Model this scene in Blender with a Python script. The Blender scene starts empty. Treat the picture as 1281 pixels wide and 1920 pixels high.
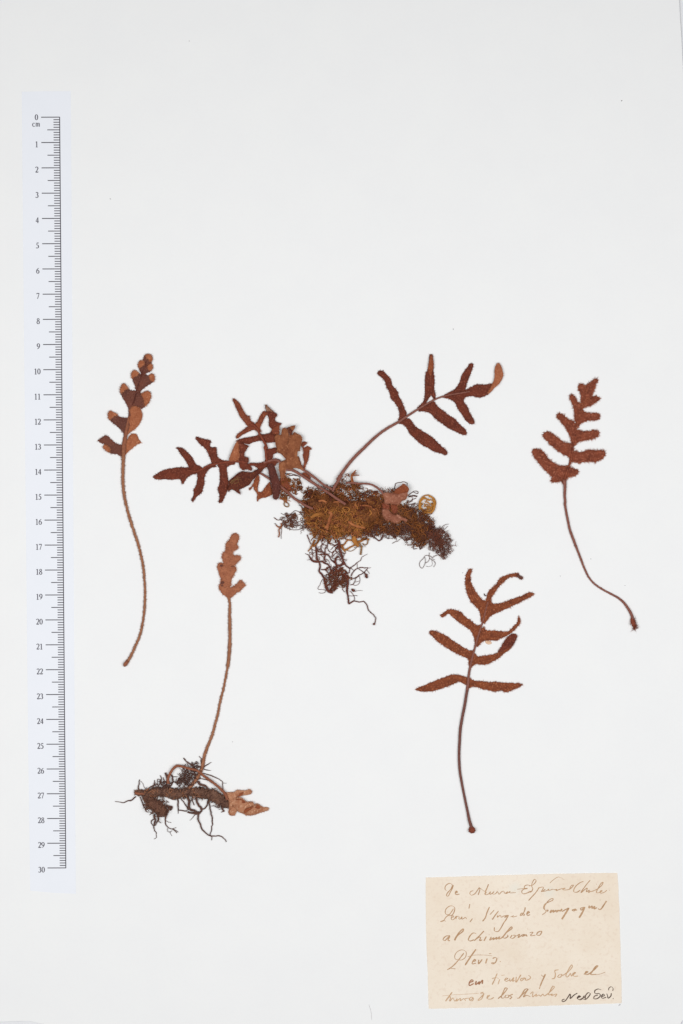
import bpy, math, random
import numpy as np
from mathutils import Vector, noise
from mathutils.geometry import delaunay_2d_cdt
random.seed(4); rng = np.random.default_rng(4)
scene = bpy.context.scene
col = scene.collection
MMU = 0.001                      # everything below is in millimetres on the sheet, built in metres

# ------------------------------------------------------------------ camera (copy stand, nearly straight down)
DIST, TILT = 0.9, math.radians(2.3)
cam = bpy.data.objects.new('camera', bpy.data.cameras.new('camera')); col.objects.link(cam)
cam.location = (0, DIST*math.sin(TILT), DIST*math.cos(TILT))
cam.rotation_euler = (-TILT, 0, 0)
cam.data.sensor_fit = 'VERTICAL'; cam.data.sensor_height = 36.0
cam.data.lens = 36.0*(46.92*DIST*100)/1920.0
cam.data.clip_start = 0.05; cam.data.clip_end = 20
scene.camera = cam
# ------------------------------------------------------------------ dim room and the two copy-stand softboxes
world = bpy.data.worlds.new('World'); scene.world = world; world.use_nodes = True
bg = world.node_tree.nodes['Background']; bg.inputs[0].default_value = (1, 1, 1, 1); bg.inputs[1].default_value = 0.15
def softbox(name, loc, size, watts, colr, spread):
    l = bpy.data.lights.new(name, 'AREA'); l.shape = 'RECTANGLE'; l.size = size[0]; l.size_y = size[1]
    l.energy = watts; l.color = colr; l.spread = math.radians(spread)
    o = bpy.data.objects.new(name, l); col.objects.link(o); o.location = loc
    o.rotation_euler = (Vector((0, -0.02, 0))-Vector(loc)).to_track_quat('-Z', 'Y').to_euler()
softbox('softbox_left', (-0.34, -0.06, 0.78), (0.5, 0.5), 3.95, (1, 1, 0.997), 180)
softbox('softbox_right', (0.34, -0.04, 0.78), (0.5, 0.5), 3.85, (1, 1, 0.999), 180)
scene.view_settings.view_transform = 'Standard'; scene.view_settings.look = 'None'
scene.view_settings.exposure = 0.0; scene.view_settings.gamma = 1.0

BLADES = [
('left','lobe','leaf_grey_brown',0.15,0.28,1.2,[(-8682,2677),(-8782,2693),(-8882,2693),(-9048,2776),(-9180,2893),(-9296,3009),(-9396,3059),(-9479,3026),(-9579,2943),(-9729,2869),(-9663,2793),(-9547,2743),(-9447,2727),(-9481,2643),(-9498,2560),(-9398,2477),(-9282,2378),(-9116,2328),(-8950,2311),(-8834,2251),(-8734,2245),(-8667,2444)],-1,1.0),
('left','folded_tip','leaf_orange',0.57,0.15,1.4,[(-9464,2693),(-9347,2660),(-9215,2461),(-9299,2394),(-9415,2477),(-9504,2577)],0,1.0),
('left','lobe','leaf_orange',0.15,0.28,1.2,[(-8698,2876),(-8549,2876),(-8482,3009),(-8382,3109),(-8248,3125),(-8149,3059),(-8083,2909),(-8000,2776),(-8117,2727),(-8217,2660),(-8317,2577),(-8417,2494),(-8517,2411),(-8601,2311),(-8684,2245),(-8733,2444),(-8715,2743)],-1,1.0),
('left','lobe','leaf_grey_brown',0.15,0.28,1.2,[(-8545,3756),(-8711,3773),(-8877,3806),(-8944,3873),(-9043,3922),(-9142,4005),(-9225,4022),(-9292,3939),(-9293,3790),(-9244,3673),(-9128,3574),(-9012,3474),(-8896,3374),(-8780,3258),(-8697,3142),(-8615,3026),(-8514,3109),(-8431,3308),(-8413,3607),(-8429,3740)],-1,1.0),
('left','folded_tip','leaf_orange',0.57,0.15,1.4,[(-9299,3939),(-9225,4029),(-9136,4005),(-8937,3889),(-9010,3833),(-9110,3813),(-9177,3746),(-9224,3667),(-9296,3790)],3,1.0),
('left','lobe','leaf_orange',0.35,0.28,1.2,[(-8411,4105),(-8311,4221),(-8145,4211),(-8029,4138),(-7963,3972),(-7947,3806),(-7997,3640),(-8114,3441),(-8248,3308),(-8381,3225),(-8464,3159),(-8531,3109),(-8480,3408),(-8452,3740)],-1,1.0),
('left','lobe','leaf_grey_brown',0.15,0.28,1.2,[(-8242,4852),(-8342,4835),(-8441,4885),(-8541,4968),(-8607,5067),(-8673,5117),(-8756,5018),(-8807,4885),(-8807,4769),(-8741,4603),(-8659,4470),(-8576,4304),(-8510,4171),(-8494,4005),(-8479,3773),(-8412,3773),(-8345,4072),(-8244,4404),(-8193,4736)],-1,1.0),
('left','folded_tip','leaf_orange',0.57,0.15,1.4,[(-8817,4885),(-8756,5024),(-8673,5124),(-8590,5061),(-8514,4935),(-8641,4862),(-8724,4775),(-8814,4769)],6,1.0),
('left','lobe','leaf_grey_brown',0.15,0.28,1.2,[(-8043,4802),(-7994,4702),(-7944,4719),(-7844,4785),(-7727,4818),(-7628,4752),(-7612,4636),(-7645,4470),(-7712,4337),(-7812,4238),(-7946,4138),(-8078,4205),(-8244,4221),(-8377,4205),(-8311,4304),(-8210,4603),(-8143,4785)],-1,1.0),
('left','folded_tip','leaf_orange',0.57,0.15,1.4,[(-7950,4709),(-7844,4792),(-7727,4825),(-7621,4759),(-7599,4603),(-7656,4437),(-7722,4321),(-7812,4238),(-7878,4470),(-7937,4603)],8,1.0),
('left','lobe','leaf_grey_brown',0.15,0.28,1.2,[(-8007,5465),(-8074,5531),(-8156,5598),(-8239,5648),(-8339,5565),(-8366,5465),(-8340,5349),(-8291,5200),(-8225,5034),(-8209,4901),(-8143,4802),(-8059,4935),(-7975,5167),(-7941,5399)],-1,1.0),
('left','folded_tip','leaf_orange',0.57,0.15,1.4,[(-8346,5565),(-8239,5654),(-8140,5604),(-8087,5515),(-8174,5442),(-8273,5376),(-8350,5349),(-8373,5465)],10,1.0),
('left','lobe','leaf_grey_brown',0.15,0.28,1.2,[(-7808,5498),(-7709,5449),(-7576,5498),(-7493,5482),(-7450,5333),(-7494,5200),(-7577,5134),(-7710,5051),(-7843,4968),(-7976,4852),(-8043,4785),(-8109,4835),(-8042,5100),(-7975,5333),(-7941,5498)],-1,1.0),
('left','folded_tip','leaf_orange',0.57,0.15,1.4,[(-7675,5449),(-7559,5505),(-7486,5482),(-7443,5333),(-7487,5207),(-7560,5220),(-7636,5326)],12,1.0),
('left','lobe','leaf_grey_brown',0.15,0.28,1.2,[(-7873,5929),(-7889,5996),(-7956,6029),(-8039,5996),(-8099,5880),(-8089,5764),(-8040,5631),(-7974,5515),(-7875,5465),(-7808,5631),(-7807,5830)],-1,1.0),
('left','folded_tip','leaf_orange',0.57,0.15,1.4,[(-8099,5889),(-8039,6002),(-7956,6035),(-7876,5989),(-7883,5863),(-7973,5790),(-8086,5770)],14,1.0),
('left','lobe','leaf_grey_brown',0.15,0.28,1.2,[(-7740,5863),(-7641,5896),(-7558,5880),(-7525,5780),(-7558,5681),(-7642,5598),(-7775,5548),(-7874,5498),(-7907,5598),(-7840,5797)],-1,1.0),
('left','folded_tip','leaf_orange',0.57,0.15,1.4,[(-7707,5846),(-7624,5903),(-7544,5880),(-7518,5780),(-7568,5684),(-7658,5651),(-7724,5747)],16,1.0),
('left','lobe','leaf_grey_brown',0.15,0.28,1.2,[(-7872,6194),(-7805,6261),(-7706,6294),(-7606,6261),(-7547,6161),(-7557,6029),(-7591,5913),(-7707,5846),(-7840,5830),(-7889,6029)],-1,1.0),
('left','folded_tip','leaf_orange',0.57,0.15,1.4,[(-7799,6234),(-7706,6294),(-7606,6267),(-7540,6161),(-7550,6039),(-7640,6022),(-7706,6112),(-7766,6128)],18,1.0),
('right','lobe','leaf_red_brown',0.12,0.22,2.2,[(8992,1832),(8813,1832),(8663,1862),(8513,1937),(8393,2012),(8273,2116),(8153,2281),(8033,2400),(7913,2490),(7763,2520),(7659,2490),(7614,2415),(7645,2296),(7705,2176),(7795,2071),(7900,1922),(8005,1802),(8125,1668),(8245,1563),(8381,1428),(8426,1353),(8351,1264),(8426,1204),(8576,1204),(8725,1234),(8860,1144),(8950,1264),(9038,1563)],-1,1.0),
('right','lobe','leaf_red_brown',0.12,0.22,2.2,[(9037,1847),(9172,1772),(9292,1727),(9412,1682),(9466,1608),(9412,1533),(9293,1443),(9143,1413),(9024,1383),(8965,1264),(8934,1443),(8978,1712)],-1,1.0),
('right','lobe','leaf_red_brown',0.12,0.22,2.2,[(9198,2729),(9048,2729),(8929,2759),(8809,2819),(8659,2938),(8539,3028),(8419,3118),(8299,3177),(8180,3207),(8075,3147),(8031,3043),(8091,2953),(8211,2849),(8331,2699),(8451,2610),(8571,2505),(8691,2400),(8841,2311),(8991,2251),(9111,2161),(9141,2041),(9200,2221),(9265,2520)],-1,1.0),
('right','lobe','leaf_red_brown',0.12,0.22,2.2,[(9274,2400),(9409,2400),(9558,2400),(9708,2430),(9857,2475),(10006,2475),(10186,2460),(10365,2475),(10485,2430),(10530,2340),(10486,2206),(10367,2101),(10218,2041),(10143,1982),(10008,2026),(9859,2012),(9679,1997),(9500,1967),(9320,2012),(9171,1997),(9126,1922),(9147,2101),(9200,2340)],-1,1.0),
('right','lobe','leaf_red_brown',0.12,0.22,2.2,[(9284,3595),(9164,3655),(9044,3700),(8925,3804),(8805,3894),(8685,3939),(8595,3894),(8611,3775),(8716,3655),(8806,3536),(8926,3386),(9016,3237),(9077,3088),(9152,2968),(9168,2819),(9258,2699),(9322,2998),(9369,3357)],-1,1.0),
('right','lobe','leaf_red_brown',0.12,0.22,2.2,[(9435,3267),(9584,3222),(9734,3222),(9913,3237),(10092,3267),(10212,3237),(10272,3162),(10243,3043),(10124,2968),(9974,2923),(9795,2878),(9616,2849),(9467,2819),(9362,2729),(9288,2639),(9263,2878),(9316,3177)],-1,1.0),
('right','lobe','leaf_red_brown',0.12,0.22,2.2,[(9520,4342),(9430,4372),(9370,4491),(9295,4610),(9205,4685),(9115,4640),(9101,4551),(9146,4431),(9206,4312),(9252,4163),(9282,3984),(9283,3834),(9314,3655),(9374,3536),(9469,3775),(9557,4073),(9586,4252)],-1,1.0),
('right','lobe','leaf_red_brown',0.12,0.22,2.2,[(9596,4013),(9761,3969),(9910,3939),(10060,3939),(10209,3924),(10299,3834),(10270,3715),(10150,3670),(9971,3670),(9792,3640),(9613,3581),(9509,3506),(9434,3386),(9381,3386),(9439,3685),(9507,3954)],-1,1.0),
('right','lobe','leaf_red_brown',0.12,0.22,2.2,[(9697,4939),(9666,5058),(9576,5118),(9487,5088),(9443,4983),(9458,4864),(9518,4730),(9549,4551),(9565,4372),(9640,4252),(9744,4461),(9763,4730)],-1,1.0),
('right','lobe','leaf_red_brown',0.12,0.22,2.2,[(9907,4551),(10027,4610),(10161,4625),(10251,4581),(10296,4506),(10222,4431),(10088,4342),(9939,4252),(9789,4208),(9670,4163),(9611,4073),(9545,4133),(9604,4282),(9714,4461)],-1,1.0),
('right','lobe','leaf_red_brown',0.12,0.22,2.2,[(9756,5058),(9905,5162),(10024,5252),(10098,5326),(10203,5296),(10218,5207),(10144,5132),(10129,5028),(10085,4879),(10011,4730),(9952,4595),(9848,4491),(9699,4431),(9683,4670),(9697,4879),(9726,4998)],-1,1.0),
('lower','lobe','leaf_rust',0.12,0.25,1.3,[(5019,-6640),(4852,-6577),(4685,-6535),(4477,-6514),(4268,-6577),(4060,-6661),(3810,-6744),(3560,-6849),(3310,-6954),(3101,-7038),(2976,-7121),(3143,-7176),(3352,-7193),(3602,-7193),(3852,-7134),(4103,-7038),(4353,-6954),(4561,-6870),(4686,-6786),(4811,-6849),(4936,-6891),(5041,-6933),(5095,-6786)],-1,1.0),
('lower','lobe','leaf_rust',0.12,0.25,1.3,[(5103,-6640),(5228,-6724),(5437,-6786),(5645,-6786),(5896,-6828),(6187,-6807),(6438,-6849),(6688,-6849),(6938,-6870),(7147,-6870),(7251,-6920),(7126,-7017),(6939,-7100),(6772,-7184),(6564,-7218),(6355,-7163),(6147,-7205),(5938,-7163),(5688,-7100),(5437,-7038),(5229,-6996),(5083,-7079),(5028,-6849),(5061,-6682)],-1,1.0),
('lower','lobe','leaf_rust',0.12,0.25,1.3,[(5288,-5552),(5100,-5552),(4892,-5427),(4683,-5301),(4432,-5134),(4224,-4988),(3974,-4862),(3765,-4779),(3557,-4758),(3515,-4820),(3640,-4988),(3807,-5155),(4016,-5301),(4225,-5447),(4475,-5594),(4725,-5719),(4934,-5824),(5080,-5908),(5102,-6138),(5206,-6096),(5288,-5803)],-1,1.0),
('lower','lobe','leaf_rust',0.12,0.25,1.3,[(5351,-5677),(5476,-5803),(5684,-5761),(5893,-5740),(6101,-5698),(6247,-5636),(6350,-5468),(6475,-5259),(6599,-5071),(6766,-4925),(6932,-4891),(7016,-4988),(6933,-5176),(6829,-5322),(6767,-5468),(6643,-5573),(6476,-5698),(6310,-5845),(6102,-5970),(5894,-6075),(5727,-6117),(5560,-6096),(5393,-6096),(5248,-6179),(5164,-6305),(5122,-6096),(5205,-5845)],-1,1.0),
('lower','lobe','leaf_rust',0.12,0.25,1.3,[(5535,-4528),(5431,-4549),(5264,-4423),(5097,-4298),(4889,-4131),(4763,-4006),(4555,-3922),(4305,-3901),(4180,-3964),(4055,-4068),(3964,-4131),(4014,-4215),(4160,-4152),(4285,-4068),(4431,-4194),(4598,-4340),(4848,-4507),(5015,-4632),(5182,-4758),(5265,-4925),(5328,-5134),(5350,-5385),(5466,-5176),(5578,-4799)],-1,1.0),
('lower','lobe','leaf_rust',0.12,0.25,1.3,[(5702,-4591),(5765,-4737),(5973,-4758),(6223,-4758),(6432,-4799),(6640,-4799),(6807,-4674),(6931,-4549),(7035,-4423),(7076,-4256),(7097,-4173),(7160,-4298),(7139,-4465),(7056,-4591),(6932,-4716),(6765,-4862),(6557,-4988),(6349,-5071),(6183,-5155),(5974,-5134),(5766,-5155),(5600,-5217),(5475,-5385),(5412,-5385),(5495,-5050),(5619,-4674)],-1,1.0),
('lower','lobe','leaf_rust',0.12,0.25,1.3,[(5762,-3546),(5637,-3526),(5512,-3379),(5386,-3212),(5261,-3004),(5177,-2795),(5156,-2545),(5218,-2295),(5134,-2274),(5031,-2378),(4969,-2587),(4948,-2837),(4991,-3129),(5074,-3379),(5179,-3588),(5346,-3755),(5492,-3922),(5555,-4131),(5597,-4382),(5689,-4423),(5772,-4089),(5854,-3755)],-1,1.0),
('lower','lobe','leaf_rust',0.12,0.25,1.3,[(5949,-3546),(6054,-3672),(6220,-3672),(6470,-3630),(6720,-3526),(6969,-3442),(7219,-3359),(7468,-3233),(7635,-3233),(7710,-3275),(7552,-3400),(7344,-3505),(7095,-3630),(6845,-3755),(6637,-3860),(6388,-3964),(6138,-4068),(5972,-4173),(5806,-4340),(5723,-4465),(5631,-4423),(5730,-4089),(5825,-3755)],-1,1.0),
('lower','lobe','leaf_rust',0.12,0.25,1.3,[(5783,-3588),(5803,-3421),(5886,-3171),(6011,-3046),(6177,-2920),(6260,-2774),(6384,-2628),(6592,-2524),(6841,-2462),(7091,-2462),(7154,-2566),(7250,-2628),(7175,-2683),(7050,-2608),(6863,-2587),(6676,-2649),(6509,-2774),(6343,-2941),(6198,-3129),(6094,-3296),(5991,-3463),(5970,-3630),(5867,-3713)],-1,1.0),
('lower','folded_tip','leaf_dark_red',0.5,0.15,1,[(6309,-5594),(6475,-5259),(6641,-5050),(6849,-4883),(7016,-4937),(6962,-5155),(6817,-5385),(6642,-5468),(6434,-5560)],34,1.0),
('lower','folded_tip','root_dark',0.6,0.2,0.3,[(7050,-2462),(7112,-2524),(7258,-2628),(7184,-2695),(7092,-2649),(7008,-2545)],39,1.0),
('tuft','lobe','leaf_tan',0.35,0.25,1.6,[(-4406,-3010),(-4313,-2964),(-4188,-2886),(-4095,-2761),(-4033,-2730),(-3939,-2792),(-3852,-2917),(-3940,-3041),(-4064,-3166),(-4189,-3229),(-4283,-3322),(-4407,-3416),(-4501,-3447),(-4547,-3229),(-4531,-3041)],('T',11),1.0),
('tuft','lobe','leaf_tan',0.35,0.25,1.6,[(-4546,-2854),(-4717,-2761),(-4810,-2761),(-4857,-2854),(-4910,-3010),(-4842,-3166),(-4749,-3291),(-4625,-3369),(-4516,-3447),(-4469,-3229),(-4484,-2979)],('T',11),1.0),
('tuft','lobe','leaf_tan',0.35,0.25,1.6,[(-4607,-2169),(-4716,-2091),(-4809,-2029),(-4918,-2075),(-4965,-2169),(-4934,-2325),(-4888,-2480),(-4826,-2667),(-4810,-2776),(-4655,-2823),(-4515,-2792),(-4483,-2449),(-4514,-2200)],('T',11),1.0),
('tuft','lobe','leaf_tan',0.35,0.25,1.6,[(-4514,-2169),(-4405,-2153),(-4296,-2169),(-4218,-2231),(-4225,-2356),(-4297,-2512),(-4359,-2605),(-4406,-2730),(-4422,-2917),(-4531,-3073),(-4608,-2823),(-4592,-2449)],('T',11),1.0),
('tuft','lobe','leaf_tan',0.35,0.25,1.6,[(-4512,-1577),(-4621,-1546),(-4715,-1624),(-4771,-1764),(-4762,-1888),(-4700,-2013),(-4700,-2169),(-4560,-2262),(-4430,-2169),(-4398,-1826)],('T',11),1.0),
('tuft','lobe','leaf_tan',0.35,0.25,1.6,[(-4357,-1670),(-4280,-1764),(-4155,-1733),(-4062,-1748),(-4031,-1857),(-4093,-1951),(-4187,-2044),(-4280,-2138),(-4405,-2231),(-4545,-2200),(-4513,-1888),(-4482,-1702)],('T',11),1.0),
('tuft','lobe','leaf_tan',0.35,0.25,1.6,[(-4418,-1172),(-4527,-1172),(-4605,-1266),(-4627,-1390),(-4621,-1515),(-4559,-1639),(-4404,-1670),(-4295,-1452),(-4325,-1234)],('T',11),1.0),
('tuft','lobe','leaf_tan',0.35,0.25,1.6,[(-4248,-1297),(-4170,-1328),(-4123,-1406),(-4170,-1484),(-4279,-1530),(-4357,-1593),(-4373,-1702),(-4497,-1670),(-4481,-1452),(-4388,-1297)],('T',11),1.0),
('tuft','lobe','leaf_tan',0.35,0.25,1.6,[(-4465,-1079),(-4402,-954),(-4309,-876),(-4185,-861),(-4107,-939),(-4114,-1110),(-4170,-1266),(-4217,-1359),(-4341,-1421),(-4472,-1359),(-4490,-1203)],('T',11),1.0),
('tuft','dark_fold','leaf_grey_brown',0.62,0.06,0,[(-4817,-2786),(-4702,-2776),(-4686,-2954),(-4811,-2964)],('T',11),1.0),
('tuft','dark_fold','leaf_grey_brown',0.62,0.06,0,[(-4856,-2122),(-4762,-2106),(-4747,-2169),(-4825,-2184)],('T',11),1.0),
('tuft','dark_fold','leaf_grey_brown',0.62,0.06,0,[(-4399,-2169),(-4296,-2169),(-4312,-2237),(-4399,-2237)],('T',11),1.0),
('tuft','lobe','leaf_dusty',0.6,0.8,0.7,[(-4659,-11265),(-4509,-11250),(-4328,-11250),(-4178,-11159),(-4027,-11174),(-3847,-11174),(-3666,-11144),(-3591,-11235),(-3637,-11325),(-3787,-11356),(-3968,-11386),(-4118,-11416),(-4269,-11507),(-4419,-11567),(-4540,-11507)],('T',12),2.5),
('tuft','lobe','leaf_dusty',0.9,0.8,0.7,[(-4509,-11416),(-4269,-11477),(-4088,-11446),(-3908,-11537),(-3848,-11613),(-3697,-11628),(-3547,-11643),(-3502,-11764),(-3637,-11840),(-3818,-11931),(-3969,-12082),(-4149,-12022),(-4330,-11840),(-4480,-11658)],('T',12),2.5),
('tuft','lobe','leaf_dusty',0.3,0.8,0.7,[(-3878,-11840),(-3667,-11810),(-3502,-11764),(-3396,-11719),(-3276,-11764),(-3201,-11825),(-3066,-11855),(-2921,-11885),(-2930,-11961),(-3096,-12037),(-3277,-12082),(-3457,-12158),(-3668,-12188),(-3849,-12173),(-3969,-12097),(-3969,-11961)],('T',12),2.5),
('tuft','lobe','leaf_dusty',0.3,0.8,0.7,[(-4465,-11749),(-4269,-11810),(-4119,-11931),(-4210,-12037),(-4300,-12188),(-4451,-12197),(-4541,-12097),(-4510,-11961)],('T',12),2.5),
('tuft','lobe','leaf_dusty',1.2,0.8,0.7,[(-4630,-11356),(-4449,-11356),(-4329,-11537),(-4390,-11840),(-4510,-11961),(-4510,-11628),(-4594,-11477)],('T',12),2.5),
('tuft','crease','leaf_orange_deep',1.75,0.12,0,[(-3909,-11991),(-3818,-11885),(-3637,-11840),(-3547,-11810),(-3638,-11931),(-3788,-12022),(-3879,-12082)],('T',12),1.0),
('tuft','crease','leaf_orange_deep',1.75,0.12,0,[(-4148,-11386),(-4028,-11265),(-3937,-11235),(-3998,-11356),(-4088,-11416)],('T',12),1.0),
('tuft','crease','leaf_orange_deep',1.75,0.12,0,[(-4329,-11598),(-4148,-11507),(-3938,-11552),(-3848,-11643),(-4028,-11673),(-4209,-11643)],('T',12),1.0),
('tuft','crease','leaf_orange_deep',1.75,0.12,0,[(-3457,-11840),(-3336,-11734),(-3246,-11840),(-3337,-11901)],('T',12),1.0),
('clump','lobe','leaf_dark_red',0.15,0.3,1.0,[(2277,3612),(2307,3881),(2277,4120),(2127,4359),(1977,4538),(1888,4836),(1768,5045),(1708,5254),(1588,5373),(1439,5522),(1469,5612),(1618,5624),(1768,5522),(1947,5314),(2037,5045),(2216,4836),(2306,4598),(2426,4359),(2516,4120),(2594,3941),(2546,3762),(2397,3583)],('T',68),1.0),
('clump','lobe','leaf_dark_red',0.15,0.3,1.0,[(2277,3535),(2456,3702),(2725,3714),(2875,3493),(3145,3284),(3444,3105),(3683,2925),(3923,2686),(4163,2477),(4235,2357),(4163,2280),(3923,2357),(3684,2417),(3445,2567),(3205,2686),(2966,2895),(2726,3134),(2576,3374),(2457,3493)],('T',68),1.0),
('clump','lobe','leaf_dark_red',0.15,0.3,1.0,[(3024,4120),(3262,4419),(3322,4657),(3321,5075),(3351,5493),(3470,5791),(3529,6268),(3606,6268),(3666,5910),(3667,5612),(3709,5254),(3692,4896),(3752,4586),(3693,4478),(3573,4645),(3412,4419),(3293,4180),(3114,4048)],('T',68),1.0),
('clump','lobe','leaf_dark_red',0.15,0.3,1.0,[(3084,4031),(3412,4269),(3681,4407),(3801,4240),(3980,4090),(4220,3911),(4519,3702),(4759,3463),(4968,3254),(4999,3117),(4879,3081),(4580,3194),(4281,3344),(3981,3553),(3742,3732),(3532,3941),(3323,4013)],('T',68),1.0),
('clump','lobe','leaf_dark_red',0.15,0.3,1.0,[(4039,4610),(4278,4777),(4517,4896),(4695,5165),(4814,5493),(4993,5731),(5142,5928),(5243,5910),(5202,5672),(5113,5433),(4994,5135),(4935,4896),(4696,4687),(4398,4628)],('T',68),1.0),
('clump','lobe','leaf_dark_red',0.15,0.3,1.0,[(4039,4586),(4397,4669),(4756,4747),(4906,4568),(4876,4419),(5026,4180),(5116,3941),(5266,3702),(5285,3535),(5177,3505),(4967,3642),(4817,3881),(4638,4120),(4518,4359),(4338,4490)],('T',68),1.0),
('clump','lobe','leaf_dark_red',0.15,0.3,1.0,[(4696,4777),(4995,4896),(5174,4986),(5412,5087),(5711,5075),(5980,5105),(6010,5015),(5921,4777),(5712,4628),(5473,4568),(5174,4628),(4846,4586)],('T',68),1.0),
('clump','folded_tip','leaf_orange',0.75,0.4,0.6,[(5980,5075),(6099,5373),(6098,5672),(6187,5910),(6276,5928),(6396,5701),(6439,5433),(6308,5165),(6130,4986),(5891,4747),(5802,4747),(5891,4896)],('T',68),1.0),
('clump','folded_tip','leaf_orange_deep',0.8,0.2,0.3,[(3452,5612),(3546,6238),(3594,6238),(3655,5850),(3607,5612),(3548,5433)],('T',68),1.0),
('clump','lobe','leaf_dark_red',0.2,0.3,0.9,[(-6026,1760),(-6239,1773),(-6398,1787),(-6584,1787),(-6771,1733),(-6957,1707),(-7143,1654),(-7303,1574),(-7423,1494),(-7522,1420),(-7503,1361),(-7410,1308),(-7224,1303),(-7011,1308),(-6799,1295),(-6612,1313),(-6453,1308),(-6400,1228),(-6374,1135),(-6307,1135),(-6267,1228),(-6213,1308),(-6133,1388),(-6000,1481),(-5841,1521),(-5734,1600),(-5787,1694)],('T',69),1.0),
('clump','lobe','leaf_dark_red',0.2,0.3,0.9,[(-6079,1733),(-6106,1840),(-6158,1946),(-6238,2079),(-6344,2212),(-6450,2371),(-6529,2491),(-6601,2558),(-6529,2584),(-6396,2558),(-6263,2491),(-6157,2398),(-6051,2292),(-5945,2159),(-5892,2053),(-5839,1946),(-5760,1866),(-5654,1840),(-5561,1760),(-5707,1614),(-5947,1627)],('T',69),1.0),
('clump','lobe','leaf_dark_red',0.2,0.3,0.9,[(-5188,1973),(-5214,2079),(-5280,2239),(-5333,2371),(-5386,2478),(-5492,2584),(-5625,2690),(-5731,2823),(-5816,2916),(-5810,2983),(-5730,2996),(-5571,2943),(-5412,2903),(-5226,2850),(-5199,2810),(-5253,2717),(-5226,2611),(-5120,2584),(-5014,2597),(-4982,2451),(-4974,2318),(-4935,2185),(-4855,2119),(-4669,2053),(-4483,2026),(-4616,1920),(-4882,1893),(-5068,1893)],('T',69),1.0),
('clump','lobe','leaf_dark_red',0.2,0.3,0.9,[(-5734,1627),(-5761,1467),(-5748,1361),(-5775,1201),(-5815,1042),(-5909,882),(-5896,749),(-5949,589),(-5995,462),(-5936,438),(-5816,563),(-5683,696),(-5563,802),(-5536,935),(-5483,1095),(-5469,1281),(-5455,1441),(-5388,1574),(-5282,1707),(-5148,1787),(-5015,1813),(-5082,1946),(-5414,1813),(-5601,1733)],('T',69),1.0),
('clump','lobe','leaf_dark_red',0.2,0.3,0.9,[(-4936,1866),(-4883,1733),(-4856,1547),(-4857,1334),(-4871,1148),(-4924,962),(-4925,829),(-4885,696),(-4872,536),(-4912,416),(-4859,358),(-4779,390),(-4699,536),(-4619,696),(-4565,856),(-4525,1068),(-4525,1281),(-4551,1467),(-4577,1654),(-4577,1787),(-4484,1853),(-4268,1920),(-4268,2039),(-4616,1999),(-4882,1946)],('T',69),1.0),
('clump','lobe','leaf_dark_red',0.9,0.4,0.5,[(-3818,1881),(-3649,1952),(-3479,1960),(-3281,1960),(-3055,2028),(-2886,2085),(-2660,2141),(-2547,2113),(-2434,2079),(-2533,2022),(-2603,1909),(-2688,1796),(-2717,1740),(-2886,1825),(-3027,1782),(-3169,1712),(-3282,1655),(-3338,1740),(-3507,1853),(-3677,1839)],('T',69),1.0),
('clump','lobe','leaf_purple',1.7,0.6,0.5,[(-2971,1881),(-2773,1938),(-2660,1796),(-2590,1599),(-2519,1401),(-2463,1231),(-2435,1033),(-2463,779),(-2520,553),(-2619,496),(-2718,553),(-2746,751),(-2774,949),(-2816,1175),(-2872,1401),(-2914,1655)],('T',69),1.0),
('clump','lobe','leaf_purple_brown',1.0,0.6,0.5,[(-3084,1768),(-3282,1514),(-3367,1457),(-3480,1344),(-3593,1231),(-3678,1090),(-3848,1005),(-4018,920),(-4074,892),(-4032,722),(-4131,765),(-4272,864),(-4413,892),(-4498,807),(-4540,949),(-4484,1118),(-4498,1231),(-4384,1344),(-4243,1457),(-4101,1570),(-3932,1627),(-3762,1599),(-3564,1599),(-3423,1683),(-3225,1754)],('T',69),1.5),
('clump','lobe','leaf_orange_deep',0.5,0.5,0.4,[(-3452,1344),(-3310,1486),(-3277,1288),(-3339,1005),(-3325,821),(-3226,793),(-3113,892),(-3000,1062),(-2858,1203),(-2816,1005),(-2760,722),(-2887,637),(-3029,581),(-3199,553),(-3298,496),(-3354,420),(-3382,553),(-3368,722),(-3481,892),(-3523,1033),(-3650,878),(-3707,920),(-3594,1033),(-3509,1175)],('T',69),1.5),
('clump','lobe','leaf_dark_orange',0.6,0.5,0.6,[(-3737,3428),(-3822,3526),(-3906,3639),(-4047,3809),(-4103,3950),(-4188,4119),(-4272,4316),(-4339,4499),(-4286,4533),(-4159,4443),(-4046,4316),(-3976,4175),(-3906,4034),(-3821,3907),(-3737,3837),(-3666,3856),(-3647,3724),(-3596,3625),(-3483,3555),(-3413,3442),(-3625,3400)],('T',75),1.0),
('clump','lobe','leaf_dark_orange',0.6,0.5,0.6,[(-3737,3414),(-3850,3329),(-4020,3202),(-4161,3103),(-4210,3019),(-4190,2942),(-4105,2962),(-3964,3075),(-3794,3160),(-3625,3244),(-3455,3273),(-3357,3230),(-3370,3385),(-3540,3456)],('T',75),1.0),
('clump','lobe','leaf_dark_orange',0.6,0.5,0.6,[(-3441,3526),(-3342,3639),(-3285,3780),(-3200,3893),(-3130,4012),(-3059,4012),(-2960,3944),(-3017,3837),(-3088,3724),(-3144,3583),(-3201,3498),(-3243,3329),(-3201,3216),(-3286,3188),(-3399,3301),(-3497,3442)],('T',75),1.0),
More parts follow.
